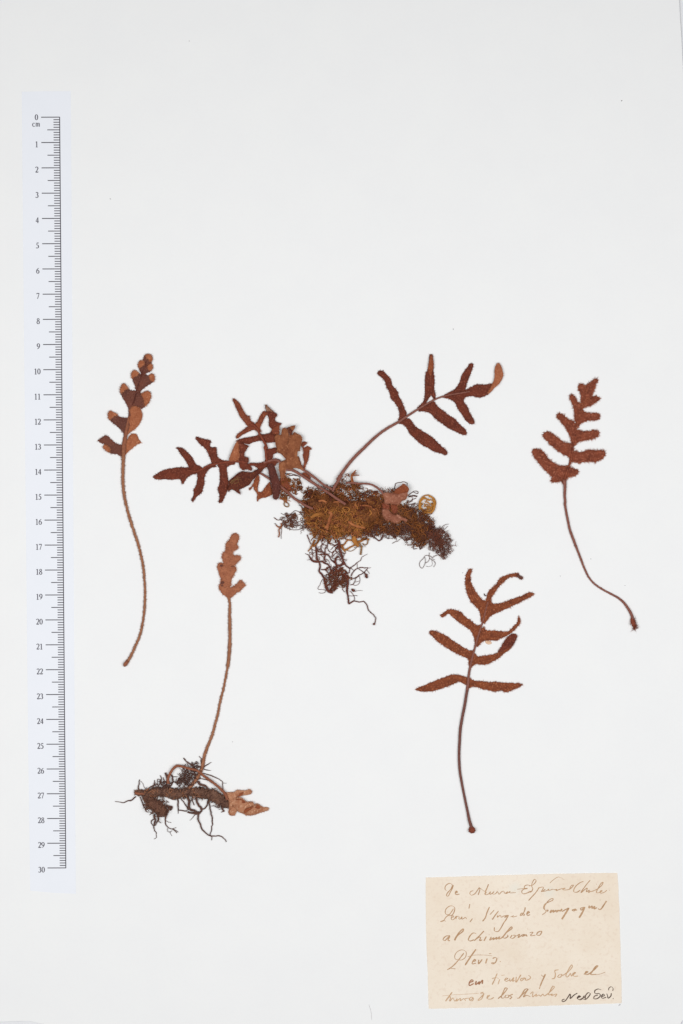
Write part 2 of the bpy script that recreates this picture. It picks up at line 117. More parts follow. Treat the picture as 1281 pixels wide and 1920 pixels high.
('clump','lobe','leaf_dark_red',0.6,0.5,0.6,[(-3016,4293),(-2918,4203),(-2777,4062),(-2664,3964),(-2593,3935),(-2568,3837),(-2636,3780),(-2650,3667),(-2551,3583),(-2388,3541),(-2425,3470),(-2467,3442),(-2481,3273),(-2496,3103),(-2609,3075),(-2778,3103),(-2863,3131),(-2778,3301),(-2890,3442),(-2890,3611),(-2904,3780),(-2989,3921),(-3003,4062),(-3045,4203)],('T',75),1.0),
('clump','lobe','leaf_dark_red',0.6,0.5,0.6,[(-4190,2835),(-4077,2906),(-3908,2948),(-3710,2976),(-3512,3019),(-3343,3075),(-3201,3103),(-3004,3117),(-2834,3131),(-2637,3075),(-2609,2821),(-2750,2787),(-2948,2765),(-3089,2821),(-3230,2849),(-3371,2821),(-3541,2779),(-3710,2708),(-3852,2736),(-4021,2765),(-4162,2759)],('T',75),1.0),
('clump','folded_tip','leaf_tan_grey',1.15,0.2,0.2,[(-3022,4288),(-2918,4198),(-2749,4028),(-2720,3978),(-2861,4020),(-2974,4020),(-3017,4147)],('T',75),1.0),
('clump','folded_tip','leaf_dark_orange',1.3,0.3,0.2,[(-2778,3273),(-2636,3414),(-2495,3470),(-2481,3273),(-2524,3117),(-2637,3103),(-2750,3146)],('T',75),1.0),
('clump','lobe','leaf_orange',1.3,0.4,0.6,[(-4170,2813),(-4269,2644),(-4354,2446),(-4439,2248),(-4479,2107),(-4417,2045),(-4270,2051),(-4129,2073),(-4072,2277),(-4085,2474),(-4099,2700)],('T',75),1.0),
('clump','lobe','leaf_dark_red',0.9,0.5,0.5,[(-4155,2847),(-4014,2813),(-3901,2728),(-3698,2630),(-3761,2545),(-3817,2446),(-3874,2333),(-3888,2220),(-3710,2164),(-3699,2051),(-3733,1938),(-3649,1853),(-3564,1740),(-3593,1650),(-3762,1712),(-3932,1678),(-4058,1796),(-4095,1966),(-4129,2051),(-4114,2277),(-4128,2559)],('T',75),1.0),
('clump','lobe','leaf_dark_red',0.9,0.5,0.4,[(-3012,2503),(-2857,2531),(-2603,2559),(-2575,2375),(-2716,2305),(-2744,2164),(-2942,2073),(-3033,2037),(-3027,2248)],('T',75),1.0),
('clump','lobe','leaf_brown',1.6,0.5,0.5,[(-2637,3047),(-2552,3089),(-2411,3075),(-2382,3216),(-2340,3343),(-2241,3363),(-2157,3273),(-2100,3103),(-2086,2877),(-2101,2652),(-2101,2344),(-2193,2361),(-2137,2051),(-2208,2102),(-2292,2206),(-2433,2333),(-2546,2375),(-2588,2559),(-2642,2813)],('T',76),2.2),
('clump','lobe','leaf_brown',1.8,0.5,0.5,[(-2100,2877),(-2044,3075),(-1931,3103),(-1888,3188),(-1790,3146),(-1578,3004),(-1592,2765),(-1635,2595),(-1677,2426),(-1727,2446),(-1770,2248),(-1869,2022),(-1982,1853),(-2151,1796),(-2222,2135),(-2221,2418)],('T',76),2.2),
('clump','lobe','leaf_brown',1.5,0.5,0.5,[(-2490,1938),(-2321,2051),(-2151,2121),(-1925,2079),(-1770,2248),(-1643,1938),(-1544,1692),(-1728,1740),(-1897,1768),(-1982,1712),(-2151,1712),(-2250,1599),(-2279,1373),(-2406,1358),(-2476,1627)],('T',76),2.2),
('clump','lobe','leaf_dark_orange',0.8,0.5,0.5,[(-2406,1401),(-2265,1570),(-2237,1401),(-2152,1231),(-2039,1062),(-1983,892),(-2096,835),(-2293,1005),(-2421,1005)],('T',76),2.2),
('clump','folded_tip','leaf_purple_brown',2.0,0.3,0.3,[(-2171,3343),(-2072,3385),(-1930,3456),(-1846,3447),(-1874,3329),(-1945,3216),(-2016,3061),(-2072,3103),(-2123,3244)],('T',76),1.0),
('clump','folded_tip','leaf_brown',2.5,0.2,0.2,[(-2072,3380),(-1930,3450),(-1851,3442),(-1917,3273),(-1987,3301)],('T',76),1.0),
('clump','lobe','leaf_dark_orange',0.6,0.4,0.5,[(-1608,2728),(-1473,2819),(-1382,2771),(-1416,2686),(-1495,2649),(-1507,2559),(-1346,2635),(-1199,2531),(-1275,2460),(-1289,2277),(-1332,2079),(-1417,1881),(-1473,1698),(-1524,1726),(-1501,1909),(-1501,2079),(-1544,2248),(-1515,2418),(-1552,2559)],('T',76),1.0),
('clump','lobe','leaf_dark_orange',0.6,0.3,0.4,[(-1713,2226),(-1643,2051),(-1586,1881),(-1502,1698),(-1615,1726),(-1699,1853),(-1761,2022)],('T',76),1.0),
('clump','lobe','leaf_dark_orange',1.0,0.3,0.5,[(-1563,1552),(-1479,1581),(-1337,1496),(-1239,1397),(-1239,1284),(-1309,1312),(-1422,1411),(-1535,1482)],('T',76),1.0),
('clump','lobe','leaf_pink',2.5,0.8,0.5,[(1634,744),(1789,786),(1959,772),(2114,786),(2185,758),(2298,758),(2468,814),(2623,814),(2623,645),(2553,503),(2411,447),(2298,305),(2129,305),(1903,334),(1733,334),(1690,560)],('T',78),2.5),
('clump','lobe','leaf_pink',2.4,0.8,0.5,[(1648,164),(1761,135),(1875,107),(1959,-6),(2101,-91),(2271,-91),(2412,-176),(2616,-289),(2596,-380),(2412,-317),(2271,-402),(2130,-431),(1931,-346),(1762,-317),(1663,-176),(1606,22)],('T',78),2.5),
('clump','lobe','leaf_red_brown',2.1,0.8,0.5,[(1634,362),(1733,362),(1903,305),(1875,79),(1761,79),(1648,135)],('T',78),2.5),
('clump','lobe','leaf_dark_orange',2.0,0.8,0.5,[(1987,305),(2185,305),(2242,164),(2186,-34),(2073,-63),(1988,79)],('T',78),2.5),
('clump','folded_tip','leaf_orange_deep',2.8,0.6,0.4,[(2100,758),(2128,894),(2298,1018),(2481,1134),(2594,1063),(2688,936),(2631,800),(2468,772),(2270,715),(2185,744)],('T',78),2),
]
TUBES = [
('left','stipe','stipe_tan',0.1,[0.682,0.554,0.512,0.458,0.448,0.426,0.533],[(-8695,2462),(-8706,2080),(-8727,1604),(-8719,1079),(-8664,602),(-8561,124),(-8429,-353),(-8287,-783),(-8122,-1309),(-7995,-1835),(-7911,-2314),(-7874,-2792),(-7857,-3271),(-7878,-3798),(-7927,-4229),(-7991,-4613),(-8112,-5045),(-8280,-5428),(-8473,-5836),(-8666,-6110)],0.8,0.26),
('left','stipe_base','stipe_brown',0.1,[0.639,0.853,0.853,0.426],[(-8555,-5956),(-8613,-6033),(-8666,-6110),(-8709,-6187)],1,0.1),
('left','rachis','stipe_brown',0.25,[0.799,0.959,0.853,0.639,0.426,0.213],[(-8701,2178),(-8683,2610),(-8621,3009),(-8553,3408),(-8495,3740),(-8411,4005)],0.5,0.15),
('left','rachis','leaf_purple',0.35,[0.213,0.192,0.171,0.128],[(-8344,4271),(-8237,4536),(-8075,5167),(-7924,5598),(-7773,5996)],0.7,0.2),
('right','stipe','stipe_rose',0.1,[0.746,0.533,0.48,0.49,0.533,0.448,0.405,0.362,0.384,0.426,0.533,0.639],[(8890,1294),(8915,1024),(8907,665),(8932,365),(8923,368),(8960,68),(9037,-321),(9113,-681),(9265,-1101),(9416,-1491),(9567,-1881),(9719,-2271),(9900,-2631),(10111,-2872),(10412,-3082),(10743,-3262),(11073,-3443),(11284,-3623),(11465,-3863),(11586,-4074),(11647,-4254),(11672,-4375)],1,0.1),
('right','stipe_base','stipe_red',0.1,[0.639,0.853,0.959,0.853,0.32],[(11632,-4209),(11648,-4344),(11672,-4450),(11715,-4555),(11745,-4651)],0.8,0.3),
('right','rachis','leaf_red_brown',0.15,[0.586,0.48,0.426,0.373,0.32,0.266,0.213],[(8890,1174),(8964,1503),(9052,1772),(9141,2041),(9200,2311),(9228,2639),(9286,2998),(9330,3357),(9418,3655),(9491,4013),(9610,4282),(9728,4491),(9817,4760)],0.7,0.2),
('lower','stipe','stipe_purple',0.1,[0.586,0.597,0.597,0.575,0.554,0.533,0.49,0.533,0.693],[(5033,-7142),(5023,-7187),(4943,-7706),(4847,-8193),(4768,-8679),(4736,-9166),(4715,-9654),(4722,-10076),(4755,-10466),(4821,-10856),(4903,-11279),(4984,-11670),(5066,-12060),(5132,-12386),(5213,-12646),(5246,-12744)],1,0.05),
('lower','stipe_base','stipe_red',0.1,[0.746,1.385,1.385,0.746],[(5213,-12646),(5233,-12751),(5252,-12826),(5265,-12901)],0.8,0.2),
('lower','rachis','stipe_rose',0.2,[0.586,0.49,0.426,0.384,0.341,0.256],[(5033,-7142),(5070,-6849),(5102,-6514),(5185,-6054),(5288,-5636),(5412,-5176),(5536,-4758),(5681,-4298),(5784,-3880),(5866,-3588)],0.7,0.06),
('lower','broken_hair','root_dark',0.3,[0.16,0.213,0.213],[(5711,-3263),(5728,-3338),(5795,-3359)],1.0,0.1),
('tuft','frond','stipe_tan',0.0,[0.32,0.32,0.426,0.639,0.533,0.48,0.437,0.416,0.426,0.522,0.639,0.746],[(-4357,-1452),(-4498,-2044),(-4555,-2605),(-4516,-3416),(-4470,-3696),(-4477,-4009),(-4472,-4477),(-4467,-5101),(-4489,-5570),(-4553,-6195),(-4464,-5253),(-4471,-5440),(-4503,-5815),(-4560,-6191),(-4654,-6691),(-4749,-7160),(-4859,-7599),(-4953,-8068),(-5063,-8507),(-5189,-8946),(-5346,-9353),(-5487,-9730),(-5550,-10043),(-5559,-10085),(-5644,-10418),(-5862,-10781),(-6043,-10992),(-6163,-11114)],0.8,0.26),
('tuft','frond','stipe_brown',1.0,[0.639,0.49,0.575,0.49,0.533,0.469,0.554,0.512,0.575,0.639],[(-6944,-10892),(-6957,-10692),(-6857,-10463),(-6743,-10292),(-6601,-10178),(-6373,-10206),(-6090,-10292),(-5862,-10335),(-5710,-10418),(-5530,-10569),(-5290,-10750),(-5050,-10932),(-4870,-11083),(-4660,-11325),(-4570,-11537)],1,0.2),
('tuft','rhizome','rhizome',0.0,[0.853,1.172,1.066,1.598,1.918,1.492,1.812,1.385,1.918,1.598,1.918,1.492,1.812,2.131,1.918,2.451,2.025,2.238,1.598,1.066],[(-8315,-11278),(-8025,-11269),(-7741,-11321),(-7456,-11249),(-7172,-11235),(-6888,-11278),(-6661,-11306),(-6377,-11292),(-6092,-11249),(-5808,-11235),(-5727,-11235),(-5442,-11310),(-5201,-11371),(-4991,-11492),(-4781,-11613),(-4600,-11749),(-4480,-11764)],0.5,0.6),
('tuft','rhizome_branch','rhizome_dark',0.0,[0.959,1.812,2.344,2.344,1.705,0.853],[(-7940,-11435),(-7685,-11607),(-7458,-11778),(-7260,-11921),(-7146,-12064),(-7033,-12179)],0.5,0.6),
('tuft','rhizome_end','stipe_brown',0.5,[0.533,0.533,0.426,0.32,0.16],[(-8295,-11278),(-8110,-11306),(-7883,-11321),(-7627,-11378),(-7400,-11435)],0.8,0.3),
('tuft','root','root_grey',0.05,[0.266,0.298,0.213,0.171,0.107],[(-8253,-11435),(-8367,-11535),(-8566,-11607),(-8794,-11678),(-8907,-11649),(-9092,-11629)],1,0.25),
('tuft','root','root_grey',0.05,[0.213,0.213,0.171],[(-8124,-11149),(-8137,-10978),(-8102,-10749)],1,0.25),
('tuft','root','root_grey',0.05,[0.085],[(-8066,-10806),(-7967,-10921),(-7910,-11063),(-7854,-11121)],1,0.25),
('tuft','root','root_grey',0.05,[0.234,0.213,0.171],[(-8082,-11464),(-8026,-11635),(-7941,-11807),(-7843,-12050)],1,0.25),
('tuft','root','root_grey',0.05,[0.426,0.32,0.192,0.128,0.085],[(-7516,-12150),(-7488,-12379),(-7546,-12665),(-7490,-12808),(-7434,-12980),(-7448,-13109),(-7534,-13152)],1,0.25),
('tuft','root','root_grey',0.05,[0.234,0.213,0.096],[(-7517,-12322),(-7631,-12407),(-7631,-12522),(-7575,-12622)],1,0.25),
('tuft','root','root_grey',0.05,[0.426,0.32,0.213],[(-7374,-12207),(-7346,-12350),(-7432,-12493),(-7489,-12608)],1,0.25),
('tuft','root','root_grey',0.05,[0.533,0.362,0.277,0.171,0.171,0.128],[(-6861,-11835),(-6976,-12035),(-7047,-12264),(-7091,-12436),(-7034,-12608),(-6892,-12722),(-6750,-12765),(-6609,-12908)],1,0.25),
('tuft','root','root_grey',0.05,[0.107],[(-6949,-12708),(-6779,-12736),(-6636,-12688)],1,0.25),
('tuft','root','root_grey',0.05,[0.107],[(-6807,-12751),(-6665,-12779),(-6552,-12871)],1,0.25),
('tuft','root','root_grey',0.05,[0.096],[(-6978,-12699),(-7006,-12794),(-6893,-12865),(-6807,-12808)],1,0.25),
('tuft','root','root_grey',0.05,[0.075],[(-6893,-12837),(-6865,-12951),(-6808,-13028)],1,0.25),
('tuft','root','root_grey',0.05,[0.096],[(-7034,-12407),(-6948,-12465),(-6841,-12493)],1,0.25),
('tuft','root','root_grey',0.05,[0.32,0.277,0.107],[(-6576,-11492),(-6563,-11778),(-6549,-12007),(-6564,-12127)],1,0.25),
('tuft','root','root_grey',0.05,[0.213,0.213],[(-6462,-11492),(-6321,-11664),(-6208,-11864),(-6151,-11978)],1,0.25),
('tuft','root','root_grey',0.05,[0.48,0.533,0.48,0.426],[(-6178,-11406),(-6122,-11635),(-6122,-11864),(-6037,-11978),(-5867,-12007),(-5739,-12107)],1,0.25),
('tuft','root','root_grey',0.05,[0.213,0.277],[(-6535,-11978),(-6379,-12007),(-6208,-12007)],1,0.25),
('tuft','root','root_grey',0.05,[0.373,0.426,0.32],[(-6180,-12035),(-6009,-12093),(-5810,-12121),(-5711,-12035)],1,0.25),
('tuft','root','root_grey',0.05,[0.426,0.426,0.362,0.32,0.277,0.234,0.234,0.149],[(-5833,-11416),(-5789,-11689),(-5654,-11870),(-5624,-11991),(-5730,-12143),(-5760,-12325),(-5656,-12597),(-5536,-12840),(-5356,-12991),(-5235,-13037),(-5054,-13021),(-4844,-13037),(-4723,-13112),(-4627,-13270)],1,0.25),
('tuft','root','root_grey',0.05,[0.277],[(-5367,-11583),(-5398,-11779),(-5503,-11901),(-5630,-11931)],1,0.25),
('tuft','root','root_grey',0.05,[0.32,0.256,0.256,0.192,0.128],[(-5352,-11598),(-5278,-11840),(-5233,-12143),(-5189,-12446),(-5219,-12749),(-5265,-12961),(-5220,-13052),(-5221,-13203)],1,0.25),
('tuft','root','root_grey',0.05,[0.192],[(-5984,-11416),(-5969,-11628),(-5918,-11785)],1,0.25),
('tuft','root','root_grey',0.05,[0.128],[(-6074,-11598),(-5834,-11537)],1,0.25),
('tuft','root','root_grey',0.05,[0.171,0.128,0.064],[(-5715,-12112),(-5865,-12143),(-5986,-12264),(-6092,-12400)],1,0.25),
('tuft','root','root_grey',0.05,[0.192,0.234,0.149,0.149],[(-5620,-10509),(-5320,-10554),(-5109,-10645),(-4929,-10735),(-4779,-10841),(-4779,-11023),(-4726,-11210)],1,0.25),
('tuft','root','root_grey',0.05,[0.075],[(-4779,-10887),(-4614,-10896)],1,0.25),
('tuft','root','root_grey',0.05,[0.533,0.426,0.32],[(-5771,-10811),(-5651,-10932),(-5471,-10992),(-5306,-11159)],1,0.25),
('tuft','root','root_grey',0.05,[0.171],[(-5711,-10720),(-5531,-10720),(-5380,-10781),(-5266,-10811)],1,0.25),
('tuft','root','root_grey',0.05,[0.277,0.213,0.085],[(-5529,-10251),(-5379,-10131),(-5222,-10049)],1,0.25),
('tuft','root','root_grey',0.05,[0.213,0.171,0.064],[(-5545,-10297),(-5379,-10372),(-5229,-10381)],1,0.25),
('tuft','root','root_grey',0.05,[0.213,0.107],[(-5589,-9934),(-5634,-9874),(-5715,-9795)],1,0.25),
('tuft','root','root_grey',0.05,[0.171],[(-5634,-10115),(-5643,-9934)],1,0.25),
('tuft','root','root_grey',0.05,[0.171,0.256,0.277],[(-6346,-9874),(-6220,-9995),(-6100,-10100),(-5950,-10161)],1,0.25),
('tuft','root','root_grey',0.05,[0.213],[(-5965,-10161),(-5785,-10061)],1,0.25),
('tuft','root','root_grey',0.05,[0.426,0.384,0.32,0.128],[(-4781,-11689),(-4781,-11931),(-4721,-12022),(-4836,-12070)],1,0.25),
('tuft','root','root_grey',0.05,[0.277,0.213,0.149],[(-7256,-10906),(-7227,-10720),(-7284,-10578)],1,0.25),
('tuft','root','root_grey',0.05,[0.171],[(-7512,-11006),(-7497,-10772)],1,0.25),
('tuft','root','root_grey',0.05,[0.107],[(-7398,-10820),(-7369,-10720),(-7318,-10755)],1,0.25),
('tuft','root','root_grey',0.05,[0.192],[(-7854,-11192),(-7683,-11063),(-7512,-10978),(-7384,-10949)],1,0.25),
('tuft','root','root_grey',0.05,[0.149],[(-7811,-11135),(-7626,-11001)],1,0.25),
('tuft','root','root_grey',0.05,[0.171],[(-7726,-11192),(-7569,-11063),(-7512,-10978)],1,0.25),
('tuft','root','root_grey',0.05,[0.32,0.32,0.32],[(-6829,-10549),(-6767,-10720),(-6802,-10892),(-6901,-11035)],1,0.25),
('tuft','root','root_grey',0.05,[0.32,0.533,0.533],[(-7070,-10463),(-7000,-10635),(-6944,-10863)],1,0.25),
('tuft','root','root_grey',0.05,[0.16],[(-6801,-10635),(-6588,-10635)],1,0.25),
('tuft','root','root_grey',0.05,[0.234],[(-6773,-10806),(-6603,-10906)],1,0.25),
('tuft','root','root_grey',0.05,[0.192],[(-6960,-11464),(-6775,-11555),(-6619,-11492)],1,0.25),
('tuft','root','root_grey',0.05,[0.107],[(-7715,-12184),(-7601,-12121),(-7488,-12150)],1,0.25),
('tuft','root','root_grey',0.05,[0.234],[(-7828,-11950),(-7629,-11892),(-7487,-11921)],1,0.25),
('tuft','root','root_grey',0.05,[0.426,0.32,0.213],[(-7032,-11792),(-6804,-11850),(-6876,-11993)],1,0.25),
('tuft','root','root_grey',0.05,[0.533,0.639,0.426],[(-7402,-12121),(-7260,-12207),(-7061,-12179)],1,0.25),
('tuft','root','root_grey',0.05,[0.171,0.234],[(-6344,-9878),(-6231,-10006),(-6160,-10092)],1,0.25),
('tuft','root','root_grey',0.05,[0.213],[(-6491,-11492),(-6647,-11521),(-6860,-11506)],1,0.25),
('clump','frond','stipe_rose',(0.4,0.4,0.4,0.5,1.7),[0.266,0.32,0.426,0.533,0.586,0.639,0.639,0.639],[(5114,4807),(4756,4747),(4278,4669),(3800,4526),(3322,4269),(2725,3899),(2247,3583),(1829,3344),(1411,3045),(873,2537),(424,2088),(95,1669),(-174,1280),(1,1473),(-239,1084),(-359,845)],0.9,0.07),
('clump','frond','stipe_red',0.45,[0.213,0.32,0.426,0.48,0.48,0.48,0.533],[(-6159,1680),(-5814,1627),(-5547,1720),(-5281,1866),(-5015,1925),(-4749,1967),(-4350,2026),(-4055,2013),(-3773,1986)],0.9,0.1),
('clump','stipe','stipe_rose',(0.7,0.9,1.2,2.3,2.6),[0.426,0.533,0.586,0.586,0.586,0.533],[(-3112,1966),(-2857,2051),(-2603,2079),(-2293,1853),(-2171,1708),(-1931,1665),(-1592,1468),(-1309,1284),(-1027,1100),(-744,916),(-433,718),(-151,520),(160,322)],0.9,0.1),
('clump','vein','moss_tan',2.1,[0.107,0.096,0.064],[(-4427,1175),(-4243,1316),(-4130,1401),(-4017,1373)],1.0,0.1),
('clump','vein','moss_tan',2.1,[0.107,0.096,0.064],[(-4385,1118),(-4215,1288),(-4045,1316),(-3989,1288)],1.0,0.1),
('clump','vein','moss_tan',2.1,[0.107,0.096,0.064],[(-4272,1146),(-4159,1175),(-4102,1259),(-4158,1373)],1.0,0.1),
('clump','vein','moss_tan',2.1,[0.096],[(-4413,1231),(-4271,1316),(-4158,1302)],1.0,0.1),
('clump','frond','stipe_red',0.9,[0.426,0.426,0.533,0.533,0.48,0.48,0.48],[(-3653,3484),(-3511,3470),(-3371,3343),(-3258,3103),(-3145,2906),(-3033,2708),(-2976,2539),(-3068,2615),(-3021,2418),(-3007,2192),(-2970,2022)],0.9,0.1),
('clump','frond','stipe_rose',(0.7,0.9,1.7,2.4),[0.426,0.533,0.533,0.48,0.48,0.533],[(-1606,1877),(-1535,1708),(-1366,1595),(-1140,1425),(-914,1256),(-716,1100),(-377,916)],0.9,0.12),
('clump','frond','stipe_rose',(0.5,0.5,0.9,2.3),[0.426,0.533,0.533,0.533],[(-3239,1556),(-3056,1443),(-2887,1330),(-2548,1118),(-2265,892),(-2039,694),(-2016,662),(-1847,520),(-1649,407),(-1423,266),(-1140,138)],1,0.1),
('clump','frond','stipe_rose',1.9,[0.426,0.384,0.384,0.384,0.426,0.426,0.426],[(169,1177),(289,1177),(488,1171),(688,1147),(987,1137),(1186,1103),(1346,1027),(1486,928),(1605,828),(1655,708)],1,0.12),
('clump','root','root_red',0.1,[0.533,0.48,0.426,0.384,0.32,0.256],[(-145,-1252),(-65,-1519),(15,-1679),(41,-1839),(121,-2052),(228,-2186),(334,-2266)],1,0.25),
('clump','root','root_red',0.1,[0.234,0.192,0.149,0.107,0.064],[(334,-2266),(468,-2159),(601,-2052),(760,-1919),(814,-1785),(920,-1745),(1040,-1673)],1,0.25),
('clump','root','root_red',0.1,[0.256,0.213,0.192,0.192,0.075],[(388,-2559),(494,-2372),(627,-2266),(787,-2226),(1027,-2239),(1173,-2226)],1,0.25),
('clump','root','root_red',0.1,[0.085],[(627,-2052),(627,-2252)],1,0.25),
('clump','root','root_red',0.1,[0.107],[(334,-2212),(481,-2332)],1,0.25),
('clump','root','root_red',0.1,[0.16],[(308,-2452),(321,-2346),(348,-2252)],1,0.25),
('clump','root','root_red',0.1,[0.149],[(694,-2292),(841,-2372),(920,-2399),(1006,-2292)],1,0.25),
('clump','root','root_red',0.1,[0.213,0.32,0.639,0.426],[(920,-2399),(968,-2519),(1000,-2599),(1040,-2634)],1,0.25),
('clump','root','root_red',0.1,[0.107,0.075],[(1000,-2306),(1120,-2466)],1,0.25),
('clump','root','root_red',0.1,[0.128],[(1054,-2239),(1000,-2319)],1,0.25),
('clump','root','root_red',0.1,[0.171,0.213,0.149],[(388,-2586),(494,-2666),(601,-2613),(707,-2532),(841,-2466),(920,-2399)],1,0.25),
('clump','root','root_red',0.1,[0.171,0.107],[(361,-2920),(521,-2826),(548,-2693),(707,-2559)],1,0.25),
('clump','root','root_red',0.1,[0.096],[(721,-2573),(734,-2773),(654,-2906),(521,-2933),(401,-2901)],1,0.25),
('clump','root','root_red',0.1,[0.085],[(548,-2813),(713,-2759)],1,0.25),
('clump','root','root_red',0.1,[0.533,0.426,0.32,0.32],[(241,-2880),(215,-3120),(255,-3334),(281,-3547),(308,-3681)],1,0.25),
('clump','root','root_red',0.1,[0.32,0.256,0.192,0.192,0.213,0.192,0.171,0.213],[(303,-3681),(494,-3561),(628,-3587),(761,-3614),(868,-3574),(974,-3681),(1054,-3868),(1134,-3988),(1268,-4095),(1361,-4242),(1348,-4376),(1281,-4504)],1,0.25),
('clump','root','root_red',0.1,[0.362,0.426,0.32],[(1263,-4496),(1300,-4488),(1337,-4504)],1,0.25),
('clump','root','root_red',0.1,[0.128],[(335,-3173),(468,-3307),(534,-3467),(489,-3561)],1,0.25),
('clump','root','root_red',0.1,[0.107],[(281,-3374),(414,-3355),(641,-3360)],1,0.25),
('clump','root','root_red',0.1,[0.096,0.064],[(481,-3179),(628,-3152),(846,-3152)],1,0.25),
('clump','root','root_red',0.1,[0.426,0.639,0.426],[(401,-3120),(454,-3120),(521,-3173)],1,0.25),
('clump','root','root_red',0.1,[0.32,0.32,0.362,0.426,0.426,0.533,0.533],[(-904,-1972),(-851,-2132),(-891,-2346),(-811,-2479),(-731,-2586),(-678,-2719),(-638,-2933),(-572,-3120),(-465,-3200),(-345,-3213)],1,0.25),
('clump','root','root_red',0.1,[0.096],[(-758,-2693),(-865,-2906),(-958,-3067),(-731,-3107),(-638,-3173),(-678,-3240),(-905,-3227)],1,0.25),
('clump','root','root_red',0.1,[0.085,0.213,0.426,0.426,0.426],[(-1450,-1660),(-1317,-1719),(-1237,-1839),(-1184,-1932),(-997,-1999),(-878,-1972)],1,0.25),
('clump','root','root_red',0.1,[0.32,0.277,0.426],[(-997,-1252),(-1024,-1519),(-997,-1705),(-944,-1919)],1,0.25),
('clump','root','root_red',0.1,[0.128],[(-1184,-1487),(-997,-1559),(-837,-1572),(-651,-1652),(-465,-1679)],1,0.25),
('clump','root','root_red',0.1,[0.256,0.213],[(-864,-1705),(-651,-1705),(-518,-1732),(-438,-1865),(-332,-1999),(-225,-2052)],1,0.25),
('clump','root','root_red',0.1,[0.139],[(-92,-1559),(-278,-1705),(-390,-1844)],1,0.25),
('clump','root','root_red',0.1,[0.362,0.32,0.32],[(-838,-1972),(-651,-2052),(-491,-2132),(-438,-2292),(-265,-2466)],1,0.25),
('clump','root','root_red',0.1,[0.256],[(-811,-2306),(-651,-2319),(-545,-2426)],1,0.25),
('clump','root','root_red',0.1,[0.32,0.426,0.426,0.426],[(-118,-1759),(-225,-1865),(-257,-1999),(-198,-2132),(-278,-2306)],1,0.25),
('clump','root','root_red',0.1,[0.192],[(28,-1785),(-79,-1945)],1,0.25),
('clump','root','root_red',0.1,[0.426,0.533,0.426],[(121,-2052),(-65,-2132),(-238,-2159)],1,0.25),
('clump','root','root_red',0.1,[0.533,0.533,0.426],[(95,-2452),(201,-2586),(255,-2773),(241,-2960)],1,0.25),
('clump','root','root_red',0.1,[0.213],[(148,-2479),(321,-2426)],1,0.25),
('clump','root','root_red',0.1,[0.192,0.107],[(28,-3067),(73,-3147),(127,-3213)],1,0.25),
('clump','root','root_red',0.1,[0.128],[(-678,-1652),(-651,-1439),(-545,-1359)],1,0.25),
('clump','root','root_red',0.1,[0.149],[(-891,-1012),(-784,-1279),(-864,-1492),(-1051,-1545)],1,0.25),
('clump','root','root_red',0.1,[0.149],[(-1184,-1359),(-1184,-1545),(-1117,-1679)],1,0.25),
('clump','root','root_red',0.1,[0.128],[(-438,-1519),(-331,-1385),(-172,-1305)],1,0.25),
('clump','root','root_red',0.1,[0.128],[(-837,-1332),(-784,-1519),(-691,-1679)],1,0.25),
('clump','root','root_red',0.1,[0.128],[(-518,-1065),(-544,-1252),(-358,-1279),(-225,-1492),(-385,-1625),(-545,-1545)],1,0.25),
('clump','root','root_red',0.1,[0.107],[(-598,-1172),(-797,-1292)],1,0.25),
('clump','root','root_red',0.1,[0.149],[(68,-1652),(174,-1665)],1,0.25),
('clump','root','root_red',0.1,[0.171],[(-704,-1012),(-544,-1199),(-598,-1412)],1,0.25),
('clump','root','root_red',0.1,[0.213,0.149],[(-1370,-905),(-1317,-1092),(-1223,-1292)],1,0.25),
('clump','root','root_red',0.1,[0.32,0.32],[(-651,-1732),(-678,-1892),(-611,-1999)],1,0.25),
('clump','root','root_red',0.1,[0.32,0.426,0.533],[(-198,-1465),(-92,-1332),(-118,-1119)],1,0.25),
('clump','root','root_red',0.1,[0.096,0.053],[(494,-1425),(680,-1412),(987,-1399)],1,0.25),
('clump','root','root_red',0.1,[0.213,0.213,0.256,0.213],[(1133,-905),(1346,-1039),(1506,-1159),(1612,-1065),(1644,-905)],1,0.25),
('clump','root','root_dark',0.1,[0.16],[(1310,-969),(1480,-1153),(1593,-1110),(1655,-912)],1,0.25),
('clump','root','root_dark',0.1,[0.16],[(1706,-912),(1876,-1068),(1909,-912)],1,0.25),
('clump','root','root_dark',0.1,[0.128,0.075],[(2031,-1258),(2243,-1153),(2455,-1039)],1,0.25),
('clump','root','root_dark',0.1,[0.128,0.075],[(2073,-969),(2413,-1054),(2569,-1218)],1,0.25),
('clump','root','root_dark',0.1,[0.075],[(2470,-1082),(2640,-1209)],1,0.25),
('clump','root','root_dark',0.1,[0.16],[(2866,-1337),(2894,-1484),(3022,-1464)],1,0.25),
('clump','root','root_dark',0.1,[0.213,0.171],[(3078,-1309),(3149,-1493),(3206,-1337)],1,0.25),
('clump','root','root_dark',0.1,[0.139],[(3517,-1252),(3545,-1507),(3701,-1541)],1,0.25),
('clump','root','root_dark',0.1,[0.107,0.075],[(3996,-657),(4109,-521),(4279,-487)],1,0.25),
('clump','root','root_dark',0.1,[0.085],[(4110,-700),(4245,-566)],1,0.25),
('clump','root','root_dark',0.1,[0.128,0.096,0.085],[(3829,-1734),(3715,-1762),(3617,-1813),(3461,-1739),(3319,-1790),(3150,-1994),(3136,-2187),(3198,-2261),(3320,-2079),(3353,-1889),(3305,-1790)],1,0.25),
('clump','root','root_dark',0.1,[0.096],[(3512,-1620),(3495,-1762),(3523,-1889),(3419,-2017),(3334,-2045)],1,0.25),
('clump','root','root_dark',0.1,[0.053],[(3532,-1847),(3617,-1960),(3631,-2079),(3546,-2201),(3376,-2159)],1,0.25),
